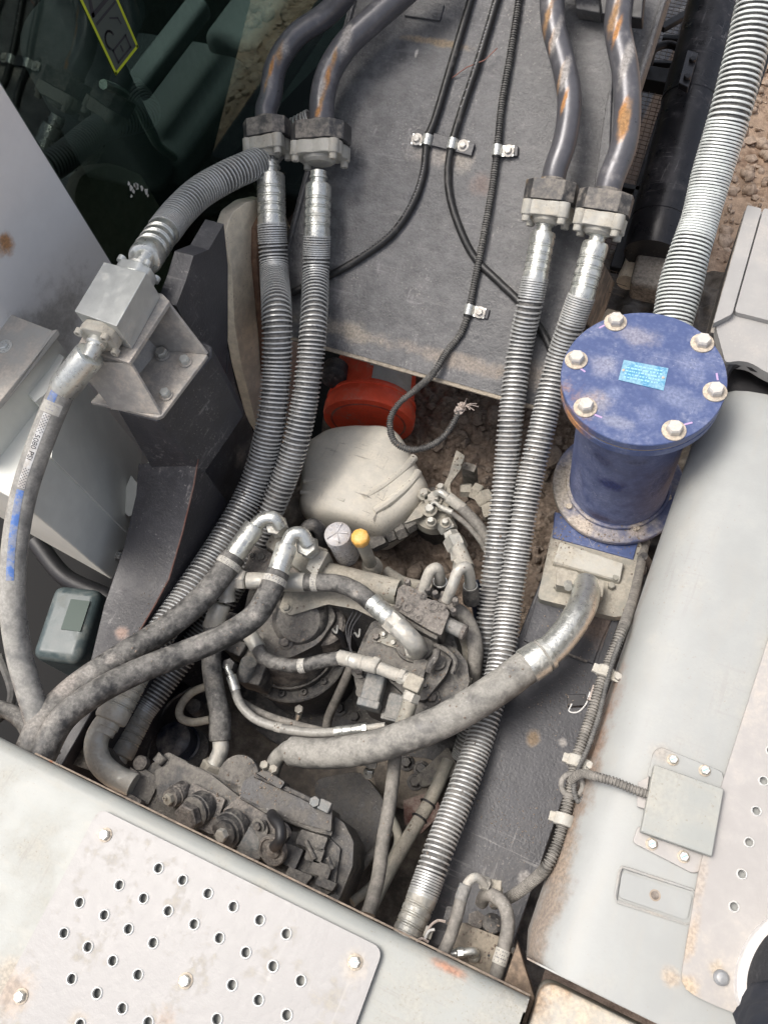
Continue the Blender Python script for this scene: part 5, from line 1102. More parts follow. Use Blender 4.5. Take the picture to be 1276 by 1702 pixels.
# looped thin hose behind
o = P('thin_loop_hose', MB().tube(spline([A(345,1140,-.42), A(318,1152,-.43), A(300,1175,-.44), A(300,1192,-.44), A(318,1200,-.44), A(350,1196,-.43)], .005), .0105, 12), 'khaki'); TAG(o, 'thin khaki hose loop left of the dusty vertical hose', 'hose')
# N: mid hose
tn, n1_, rn_ = braided('dusty hose curving across the front of the left swing motor flange', None, ((414,1053,-.33), (430,1079,-.325)), [(438,1092,-.32), (462,1103,-.31), (500,1107,-.30), (535,1099,-.29), (570,1093,-.285)], 27, 23, fm='zincd', bandat=.15)
ferrule(tn, A(628,1108,-.275), A(562,1092,-.286), px(13, A(600,1100,-.28)), 'zincd', 2)
ad = (A(700,1140,-.27)-A(620,1106,-.275)).normalized()
nut(tn, A(618,1103,-.277), ad, .020, .018); P('adapter_tube', MB().cyl(A(630,1110,-.275), A(682,1131,-.27), .0150), 'zincd', tn); nut(tn, A(664,1122,-.272), ad, .019, .014)
P('elbow_block', MB().box(A(688,1137,-.27), ad*.020, ad.cross(Z).normalized()*.019, Z*.017), 'khaki', tn, bevel=.004)
dn = (A(665,1200,-.29)-A(690,1140,-.27)).normalized(); nut(tn, A(686,1151,-.275), dn, .021, .022, 'zincd')
P('down_pipe', MB().tube(spline([A(683,1160,-.28), A(676,1185,-.295), A(664,1215,-.32), A(655,1250,-.36)], .005), .0175, 18), 'khaki', tn)
# O: thin hose
to, o1_, ro_ = braided('thin grey hose running along under the left swing motor', [(384,1110,-.36), (378,1108,-.35), (380,1114,-.35)], ((384,1122,-.352), (392,1148,-.36)), [(397,1165,-.365), (420,1192,-.37), (465,1210,-.37), (520,1218,-.36), (560,1217,-.35)], 17, 15, m='bluehose', fm='zinc', bandat=.165, we=11)
ferrule(to, A(604,1211,-.34), A(556,1217,-.35), px(9, A(580,1214,-.34)), 'zinc', 2); P('end_nut_tube', MB().cyl(A(600,1211,-.34), A(640,1206,-.335), .008), 'zincd', to); nut(to, A(602,1211,-.34), A(640,1206,-.335)-A(600,1211,-.34), .0125, .012, 'zinc')
HX('small dull hex nut at the top of the thin grey hose', [('nut', A(385,1110,-.375), Z, .018, .03, 'irond')])
o = P('second_thin_hose', MB().tube(spline([A(398,1165,-.40), A(440,1188,-.41), A(500,1207,-.40), A(560,1222,-.39), A(600,1240,-.40)], .005), .010, 12), 'conduitd'); TAG(o, 'second thin dusty hose tucked beneath the thin grey one', 'hose')
# ================================================================== SWING MOTORS
def ring_bolts(t, c, r, n, z, br, m='irond', a0=0, cup=True):
    first = None
    for k in range(n):
        g = a0+2*math.pi*k/n; p = Vector((c.x+math.cos(g)*r, c.y+math.sin(g)*r, z))
        if first is None:
            first = P('flange_bolt', MB().lathe(p, Z, [(0, br*1.45), (.002, br*1.45), (.002, br), (.012, br), (.0125, br*.85), (.0125, br*.5), (.006, br*.45)], 16), m, t, ang=40); fp = p
        else:
            o = first.copy(); COL.objects.link(o); o.parent = t; o.location = p-fp
zc_ = -.52
c1 = A(488, 1072, zc_)
t = T('left_swing_motor', 'round greasy swing motor with bolted ring at the left of the well', 'swing motor', c1)
b_ = Vector((c1.x, c1.y, 0))
P('slew_base', MB().lathe(b_+Z*-.80, Z, [(0,.235),(.06,.235),(.066,.225),(.07,.16)], 64), 'irond', t)
P('lower_drum', MB().lathe(b_+Z*-.735, Z, [(0,.150),(.02,.146),(.12,.143),(.145,.150),(.150,.151),(.166,.151),(.168,.149)], 64), 'irond', t)
P('flange_ring', MB().lathe(b_+Z*(-.568), Z, [(0,.152),(.002,.153),(.034,.153),(.037,.149),(.037,.118)], 64), 'iron', t)
P('housing', MB().lathe(b_+Z*(-.535), Z, [(0,.126),(.01,.122),(.03,.118),(.05,.112),(.09,.104),(.115,.098),(.14,.082),(.148,.06)], 48), 'iron', t)
ring_bolts(t, b_, .133, 14, -.532, .0085)
P('lifting_band', MB().tube(torus_pts(b_+Z*(-.50), Z, .1235, 48), .0035, 6), 'iron', t)
P('head_casting', MB().prism(rounded([A(415,975,-.375), A(470,960,-.375), A(540,990,-.375), A(560,1025,-.375), A(530,1070,-.375), A(480,1095,-.375), A(425,1085,-.375), A(400,1040,-.375)], .02, 4), (0,0,-.10)), 'iron', t, bevel=.018, seg=4)
P('head_boss', MB().lathe(A(500,1030,-.38), Vector((.2,-.3,1)), [(0,.075),(.02,.070),(.035,.055),(.04,.02)], 32), 'iron', t)
P('cover_plate', MB().lathe(A(545,1048,-.45), Z, [(0,.060),(.05,.056),(.055,.05)], 32), 'ironp', t)
bolt(t, A(475,1068,-.372), Vector((0,-.2,1)), .012, .010, 'ironp', 'irond', 1.6)
bolt(t, A(583,1050,-.44), Z, .008, .008, 'irond', 'irond', 1.5)
for a, b in ((553,1046), (590,1052)): P('zip_tie', MB().tube(spline([A(a,b,-.36), A(a+6,b+6,-.34), A(a+8,b-6,-.35)], .003), .0028, 6), 'bolt', t)
P('black_plug', MB().tube(spline([A(556,1048,-.36), A(568,1058,-.38), A(574,1072,-.42)], .004), .010, 10), 'black', t)
P('side_blocks', MB().prism([A(410,1075,-.40), A(450,1085,-.40), A(430,1140,-.40), A(388,1128,-.40)], (0,0,-.10)), 'iron', t, bevel=.005)
P('side_blocks', MB().prism([A(385,1060,-.38), A(412,1068,-.38), A(398,1092,-.38), A(370,1080,-.38)], (0,0,-.10)), 'irond', t, bevel=.005)
P('coil_plug', MB().cyl(A(414,1100,-.36), A(405,1125,-.40), .020), 'ironbl', t)
P('drain_nipple', MB().cyl(A(497,1185,-.56), A(492,1205,-.60), .008), 'zinc', t); nut(t, A(498,1180,-.555), Z, .012, .012, 'zincd')
for a, b in ((372,1180), (440,1202), (565,1178), (590,1192)): bolt(t, A(a,b,-.725), Z, .014, .012, 'irond', 'irond', 1.5)
# right swing motor
c2 = A(700, 1105, -.50); b_ = Vector((c2.x, c2.y, 0))
t = T('right_swing_motor', 'dusty right swing motor with irregular cast head under the big suction hose', 'swing motor', c2)
P('slew_base', MB().lathe(b_+Z*-.80, Z, [(0,.225),(.07,.225),(.076,.215),(.08,.16)], 64), 'irond', t)
P('lower_drum', MB().lathe(b_+Z*-.73, Z, [(0,.150),(.02,.146),(.12,.143),(.14,.150)], 64), 'black', t)
P('flange_ring', MB().lathe(b_+Z*-.59, Z, [(0,.150),(.002,.152),(.028,.152),(.030,.149),(.030,.118)], 64), 'iron', t)
ring_bolts(t, b_, .134, 14, -.560, .0085, a0=.2)
P('housing', MB().lathe(b_+Z*-.57, Z, [(0,.128),(.06,.124),(.13,.118),(.18,.10)], 48), 'iron', t)
hp = [A(*q, -.375) for q in ((603,1062),(617,1034),(640,1026),(668,1034),(700,1052),(758,1078),(776,1100),(780,1135),(760,1175),(728,1202),(690,1208),(640,1190),(600,1172),(588,1128),(592,1090))]
P('head_casting', MB().prism(rounded(hp, .008, 3), (0,0,-.13)), 'iron', t, bevel=.010, seg=4)
hp2 = [A(*q, -.345) for q in ((607,1066),(622,1042),(690,1062),(752,1090),(742,1120),(706,1165),(676,1158),(612,1100))]
P('upper_casting', MB().prism(rounded(hp2, .010, 3), (0,0,-.04)), 'iron', t, bevel=.010, seg=4)
P('center_boss', MB().prism(rounded([A(*q, -.325) for q in ((690,1090),(712,1098),(702,1130),(680,1120))], .004, 3), (0,0,-.03)), 'iron', t, bevel=.004)
P('round_seat', MB().lathe(A(690,1070,-.347), Z, [(0,.050),(.010,.048),(.014,.042),(.014,.03)], 32), 'iron', t)
P('rib', MB().tube(spline([A(722,1072,-.34), A(742,1082,-.335), A(756,1098,-.34), A(752,1120,-.35)], .005), .007, 8), 'iron', t)
P('grease_elbow', MB().tube(spline([A(725,1082,-.31), A(724,1092,-.305), A(716,1104,-.31), A(712,1116,-.32)], .004), .010, 10), 'irond', t)
P('plug_boss', MB().lathe(A(727,1102,-.343), Z, [(0,.020),(.008,.019),(.008,.012),(.012,.012)], 20), 'iron', t)
for a, b, z_, r_ in ((598,1114,-.37,.014), (718,1160,-.372,.013), (601,1150,-.40,.010), (640,1185,-.372,.008), (626,1060,-.343,.009)): bolt(t, A(a,b,z_), Z, r_, .012, 'ironp', 'iron', 1.5)
P('side_casting', MB().prism(rounded([A(*q, -.42) for q in ((760,1040),(782,1065),(790,1110),(775,1160),(745,1190),(735,1150),(760,1110))], .008, 3), (0,0,-.10)), 'khaki', t, bevel=.012, seg=3)
t = T('solenoid_plug', 'larger blue-grey square solenoid plug on the right swing motor', 'connector', A(618,1155,-.34))
a_, b2_ = A(628,1122,-.345), A(614,1172,-.345); dd = (b2_-a_).normalized(); ss = dd.cross(Z).normalized()
P('plug_body', MB().box((a_+b2_)/2, dd*.036, ss*.024, Z*.022), 'ironbl', t, bevel=.007, seg=3); P('plug_collar', MB().box(b2_, dd*.010, ss*.027, Z*.024), 'ironbl', t, bevel=.004); P('plug_neck', MB().box(a_-dd*.006, dd*.012, ss*.028, Z*.020), 'iron', t, bevel=.004)
t = T('solenoid_plug', 'smaller blue-grey plug half hidden by the big suction hose', 'connector', A(650,1180,-.36))
a_, b2_ = A(662,1158,-.365), A(650,1195,-.375)
P('plug_body', MB().box((a_+b2_)/2, dd*.032, ss*.020, Z*.018), 'ironbl', t, bevel=.006); P('plug_collar', MB().box(b2_, dd*.008, ss*.023, Z*.020), 'ironbl', t, bevel=.004)
# relief valve block on the right motor
t = T('relief_valve_block', 'pinkish dusty relief valve block with round caps on the right swing motor', 'valve block', A(700,1010,-.30))
zz = -.285
P('block', MB().prism(rounded([A(*q, zz) for q in ((661,978),(672,970),(735,1003),(747,1018),(733,1056),(715,1048),(655,1012))], .005, 3), (0,0,-.075)), 'ironp', t, bevel=.006, seg=3)
P('block_step', MB().prism([A(652,1005,zz-.02), A(730,1048,zz-.02), A(726,1064,zz-.02), A(648,1022,zz-.02)], (0,0,-.06)), 'iron', t, bevel=.004)
for a, b, r_ in ((677,1010,.016), (719,1008,.016), (695,1028,.011), (703,991,.010), (735,1010,.009), (662,1008,.008)):
    P('round_cap', MB().lathe(A(a,b,zz), Z, [(0,r_),(.002,r_),(.002,r_*.82),(.0045,r_*.78),(.0045,r_*.38),(.002,r_*.34)], 24), 'ironp', t, ang=40)
a_, b2_ = A(737,1035,zz-.03), A(767,1049,zz-.03); P('spool_tube', MB().cyl(a_, b2_, .018), 'ironbl', t); P('spool_end', MB().lathe(b2_, b2_-a_, [(0,.020),(.010,.019),(.013,.012),(.010,.006)], 16), 'ironp', t)
for a, b in ((678,972), (712,985), (724,991), (757,1003), (754,1020)): P('head_screw', MB().hexn(A(a,b,zz-.008), Vector((-.1,.2,1)), .0085, .018), 'ironp', t)
P('left_port', MB().cyl(A(640,980,zz-.06), A(662,992,zz-.05), .020), 'iron', t)
# two short steel pipes bending down behind
for (p_, lab) in ((((703,985,-.30), (708,965,-.27), (716,948,-.255), (725,944,-.255), (730,955,-.28), (731,975,-.34)), 'left short pale steel pipe hooking over behind the relief valve'), (((742,998,-.30), (752,972,-.26), (762,948,-.245), (773,942,-.245), (779,953,-.27), (782,985,-.34)), 'right short pale steel pipe hooking over behind the relief valve')):
    pts = spline([A(*q) for q in p_], .004); t = T('hook_pipe', lab, 'pipe', pts[0], 'short pale hook pipes')
    P('pipe', MB().tube(pts, .0135, 18), 'zincd', t); P('pipe_flange', MB().box(pts[0]-Z*.01, XA*.022, YA*.02, Z*.012), 'ironp', t, bevel=.004)
    e = pts[-8]; P('hose_socket', MB().lathe(e, (pts[-1]-e), [(0,.014),(.003,.019),(.03,.021),(.06,.021)], 20), 'irond', t); P('retainer_ring', MB().tube(torus_pts(e, pts[-1]-e, .0165, 20), .0014, 5), 'zinc', t)
o = P('corner_hose', MB().tube(spline([A(745,1010,-.36), A(766,1020,-.36), A(782,1045,-.37), A(790,1080,-.39), A(788,1110,-.42), A(783,1150,-.48)], .005), .020, 16), 'conduitd'); TAG(o, 'dusty dark hose hugging the right side of the right swing motor', 'hose')
o = P('dark_blue_hose', MB().tube(spline([A(782,970,-.40), A(792,990,-.42), A(800,1020,-.46), A(803,1060,-.5)], .005), .022, 16), mat('dark_blue_rubber', (.012,.018,.035), .4, dust=.1)); TAG(o, 'dark blue-black hose end beside the right spring hoses', 'hose')
# ================================================================== ROTARY JOINT GROUP IN THE MUD
t = T('swivel_joint', 'muddy swivel joint with forked plate, centre of the well', 'swivel joint', A(720,860,-.6))
zz = -.44
P('fork_plate', MB().prism(rounded([A(*q, zz) for q in ((758,748),(772,757),(765,780),(748,803),(748,815),(757,832),(735,850),(712,842),(700,860),(672,870),(690,845),(718,828),(735,810),(745,790))], .004, 3), (0,0,-.008)), 'khaki', t, bevel=.0015)
P('joint_body', MB().lathe(A(725,875,-.66), Z, [(0,.062),(.10,.060),(.15,.055),(.16,.045)], 28), 'iron', t)
P('top_cap', MB().lathe(A(722,858,-.50), Z, [(0,.058),(.03,.055),(.04,.04)], 24), 'khaki', t)
for a, b, r_ in ((732,812,.010), (705,822,.013), (720,830,.017), (714,848,.014), (716,868,.010), (740,870,.010)): bolt(t, A(a,b,zz+.004), Z, r_, .015, 'zincd', 'khaki', 1.5)
P('post', MB().box(A(782,800,-.58), XA*.02, YA*.012, Z*.09), mat('greenish_post', (.09,.10,.08), .6, dust=.4), t, bevel=.003)
def chain(t, pts, rs, m='zincd'):
    for i in range(len(pts)-1):
        a, b = pts[i], pts[i+1]; nut(t, a, b-a, rs[i], (b-a).length*.94, m, 'union_nut')
chain(t, [A(*q) for q in ((738,868,-.46), (748,885,-.46), (752,895,-.46), (762,915,-.455), (764,935,-.45), (772,945,-.44))], (.026,.022,.030,.024,.026))
P('union_tube', MB().cyl(A(755,898,-.455), A(775,945,-.44), .022), 'zincd', t)
chain(t, [A(*q) for q in ((690,868,-.50), (672,878,-.50), (655,886,-.50), (640,893,-.50), (615,905,-.51))], (.022,.028,.022,.026), 'iron')
chain(t, [A(*q) for q in ((765,815,-.50), (785,815,-.50), (800,822,-.50), (812,840,-.50), (818,862,-.50))], (.020,.026,.028,.026), 'khaki')
tq, q1, rq = braided('dusty hose from the swivel joint dipping under the right spring hoses', [(724,822,-.42), (730,818,-.41)], ((744,826,-.41), (770,846,-.42)), [(790,868,-.43), (808,895,-.45), (820,925,-.48)], 19, 19, m='conduitd', fm='zincd', group='hoses leaving the swivel joint')
tq, q1, rq = braided('thinner dusty hose beside it leaving the swivel joint', [(716,838,-.42), (722,835,-.42)], ((732,843,-.42), (752,852,-.42)), [(775,872,-.43), (798,900,-.45), (815,932,-.48)], 10, 9, m='conduitd', fm='zincd', group='hoses leaving the swivel joint')
# ================================================================== JUG AND BUCKET
t = T('white_plastic_jug', 'dirty crumpled white plastic jug wedged between hoses in the well', 'jug', A(600,790,-.6))
zt_ = -.42
lo = [A(*q, zt_) for q in ((505,720),(545,702),(600,700),(655,708),(690,760),(708,800),(695,825),(655,862),(630,878),(580,868),(530,858),(494,838),(492,800),(498,760))]
cc = sum(lo, Vector())/len(lo); mb = MB(); v = []; rings = [(-.19,.85),(-.17,.95),(-.12,.99),(-.05,1.01),(-.012,.985),(.008,.94),(.020,.86),(.026,.72),(.029,.56),(.031,.38),(.032,.2),(.032,.06)]
ra_, rb_ = A(655,712,zt_), A(590,868,zt_); rn__ = Z.cross(rb_-ra_).normalized()
lo = resample(spline(lo+[lo[0]], .01), .008)[:-1]; n = len(lo)
for zo, k in rings:
    for p in lo:
        q = cc+(p-cc)*k; dk = (q-ra_).dot(rn__); z2 = zo-(.10*max(0,-dk)+.24*max(0,dk))*(1 if zo > -.02 else .6); w_ = noise.noise(q*9)*.007+noise.noise(q*22)*.0025; v.append(q+Z*z2+Z*w_+(p-cc).normalized()*noise.noise(q*9+Vector((4,4,4)))*.006)
m_ = len(rings); f = [(i*n+k, i*n+(k+1) % n, (i+1)*n+(k+1) % n, (i+1)*n+k) for i in range(m_-1) for k in range(n)]+[tuple(range((m_-1)*n, m_*n))]
P('jug_body', mb.add(v, f), 'jug', t, ang=180, sub=1)
def onjug(a, b, o):
    p = A(a, b, zt_); dk = (p-ra_).dot(rn__); return p+Z*(.030+o-(.10*max(0,-dk)+.24*max(0,dk)))
for (pp, wd) in ((((605,832,-.014), (640,808,-.009), (672,780,-.009), (688,758,-.016)), .012), (((622,852,-.014), (650,832,-.010), (680,803,-.010), (694,780,-.018)), .012), (((505,800,-.012), (530,800,-.007), (560,806,-.005)), .006), (((500,818,-.014), (535,826,-.008), (575,838,-.006)), .006)):
    P('moulded_rib', MB().tube(spline([onjug(*q) for q in pp], .006), wd, 10), 'jug', t)
t = T('red_bucket', 'faded red plastic bucket lying on its side under the boom lip', 'bucket', A(615,670,-.5))
axb = (A(610,702,-.52)-A(640,560,-.55)); axb.z = -.02; axb.normalize(); rb = px(77, A(612,690,-.5)); mo = A(612,702,-.565)
P('bucket_shell', MB().lathe(mo, -axb, [(-.002,rb*.80),(0,rb),(.012,rb*1.02),(.040,rb*1.02),(.042,rb*.97),(.060,rb*.97),(.062,rb*1.0),(.070,rb*1.0),(.072,rb*.945),(.34,rb*.84)], 56), 'red', t)
P('bucket_lid', MB().lathe(mo+axb*.001, axb, [(0,rb*.86),(.002,rb*.80),(-.004,rb*.76),(-.004,rb*.1)], 56, False), 'redd', t)
mb = MB(); v = []; aa = axb.orthogonal().normalized(); bb = axb.cross(aa); rr_ = []
up_ang = math.atan2(Z.dot(bb), Z.dot(aa))
for j in range(9):
    for i in range(20):
        s_ = .080+.12*j/8; g = up_ang-(-.35+1.6*i/19); r_ = rb*(.945-.105*(s_-.072)/.268)+.0015
        v.append(mo-axb*s_+(aa*math.cos(g)+bb*math.sin(g))*r_)
P('white_print', MB().add(v, [(j*20+i, j*20+i+1, (j+1)*20+i+1, (j+1)*20+i) for j in range(8) for i in range(19) if not (i < 6 and j < 8-i*1.1)]), 'buckw', t)
# dark round pipe left of the bucket
o = P('dark_round_plug', MB().lathe(A(558,612,-.45), Vector((.3,-.8,.3)), [(0,.04),(.05,.04),(.055,.03)], 20), 'irond'); TAG(o, 'dark round plug in the shadow left of the red bucket', 'plug')
# ================================================================== CONTROL VALVE ALONG THE DECK EDGE
t = T('control_valve', 'long grimy control valve casting with caps along the deck edge', 'control valve', A(400,1360,-.3))
def vb(nm, q, z, h, m='iron', bev=.006, seg=3): return P(nm, MB().prism(rounded([A(a,b,z) for a,b in q], .004, 2), (0,0,-h)), m, t, bevel=bev, seg=seg)
vb('main_body', ((225,1292),(262,1262),(330,1275),(420,1312),(480,1345),(545,1372),(570,1392),(560,1470),(540,1520),(400,1470),(240,1360)), -.31, .16, 'iron')
vb('side_casting', ((455,1380),(540,1385),(566,1410),(556,1480),(520,1500),(440,1450)), -.29, .10, 'iron')
vb('top_casting', ((258,1280),(300,1262),(352,1288),(405,1330),(395,1392),(330,1372),(262,1330)), -.285, .07, 'iron')
vb('top_casting', ((318,1300),(375,1328),(352,1388),(300,1362)), -.270, .03, 'ironp', .004)
vb('corner_casting', ((216,1292),(238,1276),(268,1294),(246,1338),(212,1320)), -.30, .09, 'iron')
vb('corner_casting', ((258,1262),(280,1250),(312,1266),(330,1284),(300,1296),(262,1282)), -.295, .09, 'iron')
P('boss', MB().cyl(A(212,1302,-.30), A(226,1280,-.30), .014), 'ironp', t); P('boss', MB().cyl(A(262,1268,-.29), A(272,1256,-.29), .014), 'iron', t)
P('boss', MB().lathe(A(238,1270,-.31), Z, [(0,.018),(.018,.017),(.022,.012)], 16), 'ironp', t)
vb('step_block', ((215,1318),(236,1330),(226,1350),(200,1336)), -.275, .05, 'ironp', .003)
vb('middle_casting', ((372,1345),(402,1320),(452,1352),(480,1375),(470,1420),(400,1410),(360,1385)), -.275, .06, 'ironp')
vb('rear_manifold', ((405,1298),(425,1285),(500,1318),(552,1345),(550,1382),(500,1368),(450,1350),(398,1322)), -.265, .09, 'irond', .008)
P('manifold_rib', MB().tube([A(424,1288,-.262), A(500,1322,-.262), A(545,1346,-.264)], .006, 8), 'irond', t)
P('manifold_rib', MB().tube([A(402,1324,-.272), A(450,1352,-.272), A(520,1378,-.274), A(552,1386,-.276)], .006, 8), 'iron', t)
vb('port_pad', ((425,1286),(440,1278),(474,1300),(466,1312)), -.245, .05, 'irond', .004)
for a, b in ((441,1268), (456,1275)): P('port_bolt', MB().hexn(A(a,b+6,-.25), Vector((.1,.1,1)), .0105, .022), 'khaki', t)
P('port_bolt', MB().hexn(A(525,1334,-.262), Z, .013, .016), 'ironbl', t); P('port_bolt', MB().box(A(540,1340,-.258), XA*.014, YA*.012, Z*.008), 'ironbl', t, bevel=.003)
# end cap with rounded corner
vb('end_cap', ((545,1348),(572,1368),(588,1400),(586,1440),(566,1490),(545,1530),(500,1500),(520,1430),(540,1390)), -.30, .15, 'irond', .018, 5)
for q in (((500,1378),(545,1392),(536,1418),(490,1402)), ((512,1402),(540,1412),(532,1436),(505,1428)), ((520,1428),(552,1440),(545,1462),(512,1450)), ((475,1400),(505,1412),(490,1446),(462,1432)), ((530,1455),(560,1468),(552,1482),(522,1470)), ((480,1440),(520,1456),(500,1480),(470,1462))):
    vb('cast_block', q, -.268, .05, 'irond' if q[0][0] % 2 else 'iron', .005)
for q in (((508,1398),(523,1428)), ((545,1425),(553,1445))): P('slot_ring', MB().tube([A(*q[0],-.262), A(*q[1],-.262)], .005, 8), 'iron', t)
# caps and plugs facing up and towards the deck
axc = Vector((-.12, -.55, .83)).normalized()
def cap(a, b, z, prof, m, hexr=None, hm='iron', nm='valve_cap', n=32):
    p = A(a, b, z); P(nm, MB().lathe(p-axc*prof[-1][0], axc, prof, n), m, t, ang=35)
    if hexr: nut(t, p-axc*.001, axc, hexr[0], hexr[1], hm, 'hex_end')
cap(283,1327,-.250, [(0,.024),(.03,.024),(.031,.021),(.045,.020)], 'ironp', (.0135,.012), 'khaki'); P('centre_pin', MB().lathe(A(278,1325,-.243), axc, [(0,.006),(.010,.005),(.010,.0025),(.006,.002)], 12), 'khaki', t)
cap(322,1350,-.252, [(0,.036),(.025,.036),(.027,.034),(.034,.034),(.035,.031)], 'iron', None); nut(t, A(318,1354,-.255), axc, .031, .022, 'ironp', 'hex_end', .2)
cap(374,1384,-.250, [(0,.040),(.02,.040),(.022,.037),(.034,.036),(.036,.030)], 'iron', None); cap(372,1386,-.240, [(0,.027),(.01,.027),(.012,.020)], 'irond', (.0145,.016), 'zincd')
v, f = text_mesh('C T S', .013); p0 = A(386,1368,-.248); e1_ = (A(400,1388,-.250)-A(384,1366,-.250)).normalized(); e2_ = axc.cross(e1_)*-1
P('cast_letters', MB().add([p0+e1_*(q.x-.004)+e2_*(q.y-.006)+axc*.003 for q in v], f), 'khaki', t, smooth=False)
P('solenoid_can', MB().cyl(A(405,1392,-.285), A(440,1412,-.30), .036), 'ironbl', t)
vb('triangular_flange', ((418,1368),(440,1362),(446,1378),(432,1428),(400,1428),(392,1402)), -.262, .02, 'iron', .004)
bolt(t, A(430,1372,-.260), axc, .010, .008, 'ironp', 'iron', 1.6)
cap(452,1414,-.246, [(0,.033),(.012,.033),(.014,.031),(.014,.027),(.010,.026)], 'ironp', None); cap(452,1414,-.238, [(0,.017),(.008,.017),(.010,.014)], 'ironp', None)
P('washer_cap', MB().lathe(A(470,1382,-.262), axc, [(0,.022),(.008,.020),(.012,.012)], 20), 'ironp', t)
P('short_loop_hose', MB().tube(spline([A(456,1408,-.225), A(466,1396,-.20), A(466,1376,-.20), A(456,1362,-.215), A(452,1354,-.25)], .004), .012, 12), 'black', t)
P('back_cover', MB().lathe(A(400,1292,-.34), Z, [(0,.05),(.02,.048),(.03,.03)], 24), 'iron', t)
# grimy mass left of valve at deck edge
o = P('mud_caked_casting', MB().prism(rounded([A(*q,-.28) for q in ((62,1215),(110,1195),(150,1230),(175,1290),(120,1270))], .01, 3), (0,0,-.2)), 'ironp', bevel=.012, seg=4); TAG(o, 'mud-caked casting in the corner where the black hoses meet the deck', 'casting')
# ================================================================== LOWER WELL HOSES
o = P('slanting_pipe', MB().tube(spline([A(745,1265,-.52), A(715,1330,-.50), A(680,1390,-.48), A(640,1460,-.45), A(605,1530,-.42)], .008), .0165, 16), 'khaki'); TAG(o, 'slanting khaki pipe with zip ties left of the long spring hose', 'pipe')
for k, (a, b, z_) in enumerate(((711,1336,-.495), (697,1360,-.488))):
    p = A(a,b,z_); TAG(P('zip_tie', MB().tube(torus_pts(p, A(680,1390,-.48)-A(715,1330,-.50), .0185, 20), .0025, 6), 'black'), '%s black zip tie around the slanting khaki pipe' % ('upper' if k == 0 else 'lower'), 'zip tie')
# further small hardware seen round the motors
t = T('drain_hose', 'slim dark hose sweeping between the two swing motors down to the platform', 'hose', A(560,1150,-.5))
P('hose_body', MB().tube(spline([A(590,1085,-.47), A(578,1120,-.50), A(560,1160,-.55), A(545,1195,-.60), A(540,1230,-.64)], .005), .012, 12), 'conduitd', t)
t = T('return_hose', 'dusty hose running behind the relief valve block towards the long spring hoses', 'hose', A(690,960,-.45))
P('hose_body', MB().tube(spline([A(640,950,-.42), A(670,968,-.42), A(700,975,-.42), A(735,985,-.44)], .005), .016, 14), 'khaki', t)
t = T('side_valve', 'small dark valve body with hex plugs left of the left swing motor', 'valve', A(385,1030,-.40))
P('valve_body', MB().prism(rounded([A(*q,-.36) for q in ((372,1015),(405,1022),(400,1058),(368,1050))], .004, 2), (0,0,-.10)), 'iron', t, bevel=.004)
for a, b in ((380,1026), (394,1030), (386,1046)): bolt(t, A(a,b,-.359), Z, .009, .010, 'ironp', 'iron', 1.4)
t = T('tie_bracket', 'flat drilled bracket bolted beside the head of the right swing motor', 'bracket', A(645,1060,-.34))
P('strap_plate', MB().prism(rounded([A(*q,-.338) for q in ((632,1048),(664,1060),(658,1078),(626,1066))], .004, 2), (0,0,-.006)), 'khaki', t, bevel=.001)
for a, b in ((637,1055), (653,1069)): bolt(t, A(a,b,-.337), Z, .007, .007, 'zincd', 'khaki', 1.4)
for k, (a, b, z_) in enumerate(((655,1130,-.342), (632,1118,-.342), (668,1098,-.342), (740,1150,-.374), (752,1125,-.374))):
    pass
t = T('casting_screws', 'row of socket screws set in the top casting of the right swing motor', 'screws', A(680,1120,-.34))
for a, b, z_ in ((655,1130,-.344), (630,1112,-.344), (706,1140,-.344), (735,1100,-.344)): bolt(t, A(a,b,z_), Z, .007, .008, 'irond', 'iron', 1.5, name='socket_screw')
t = T('harness_wires', 'thin black wires crossing the top of the left swing motor', 'wires', A(480,1000,-.34))
for k in range(3): P('wire', MB().tube(spline([A(590+6*k,1010+4*k,-.36), A(575+5*k,1045,-.37), A(585,1085+5*k,-.38), A(600+4*k,1120,-.37), A(622,1130+3*k,-.36)], .005), .003, 6), 'black', t)
o = P('hanging_hose', MB().tube(spline([A(658,1240,-.38), A(652,1300,-.36), A(645,1350,-.35), A(636,1400,-.35), A(628,1460,-.34), A(612,1520,-.32)], .008), .0155, 14), 'conduitd'); TAG(o, 'dusty dark hose hanging straight down below the big suction hose', 'hose')
o = P('hanging_hose', MB().tube(spline([A(640,1340,-.50), A(662,1390,-.52), A(655,1420,-.50), A(620,1470,-.45), A(585,1500,-.42)], .008), .011, 12), 'khaki'); TAG(o, 'thin khaki hose crossing behind the hanging dark hose', 'hose')
o = P('hanging_hose', MB().tube(spline([A(648,1385,-.55), A(610,1430,-.52), A(570,1480,-.48)], .008), .010, 12), 'conduitd'); TAG(o, 'thin grey hose slanting to the dark corner by the end cap', 'hose')
t = T('hex_plug', 'small shiny hex plug hanging below the big suction hose', 'plug', A(612,1280,-.4))
nut(t, A(618,1262,-.38), A(611,1295,-.41)-A(618,1262,-.38), .016, .018, 'zincd'); nut(t, A(614,1278,-.40), A(611,1295,-.41)-A(618,1262,-.38), .0125, .022, 'zinc')
o = P('dark_tank', MB().prism(rounded([A(*q,-.55) for q in ((520,1295),(600,1280),(640,1330),(650,1400),(600,1440),(530,1360))], .03, 4), (0,0,-.15)), 'irond', bevel=.03, seg=5); TAG(o, 'dark rounded cover in the shadow right of the control valve', 'cover')
o = P('rail_bracket', MB().prism(rounded([A(*q,-.70) for q in ((690,1290),(745,1240),(765,1285),(700,1310))], .01, 3), (0,0,-.02)), 'iron', bevel=.004); TAG(o, 'forked iron bracket lying deep beside the long spring hose', 'bracket')
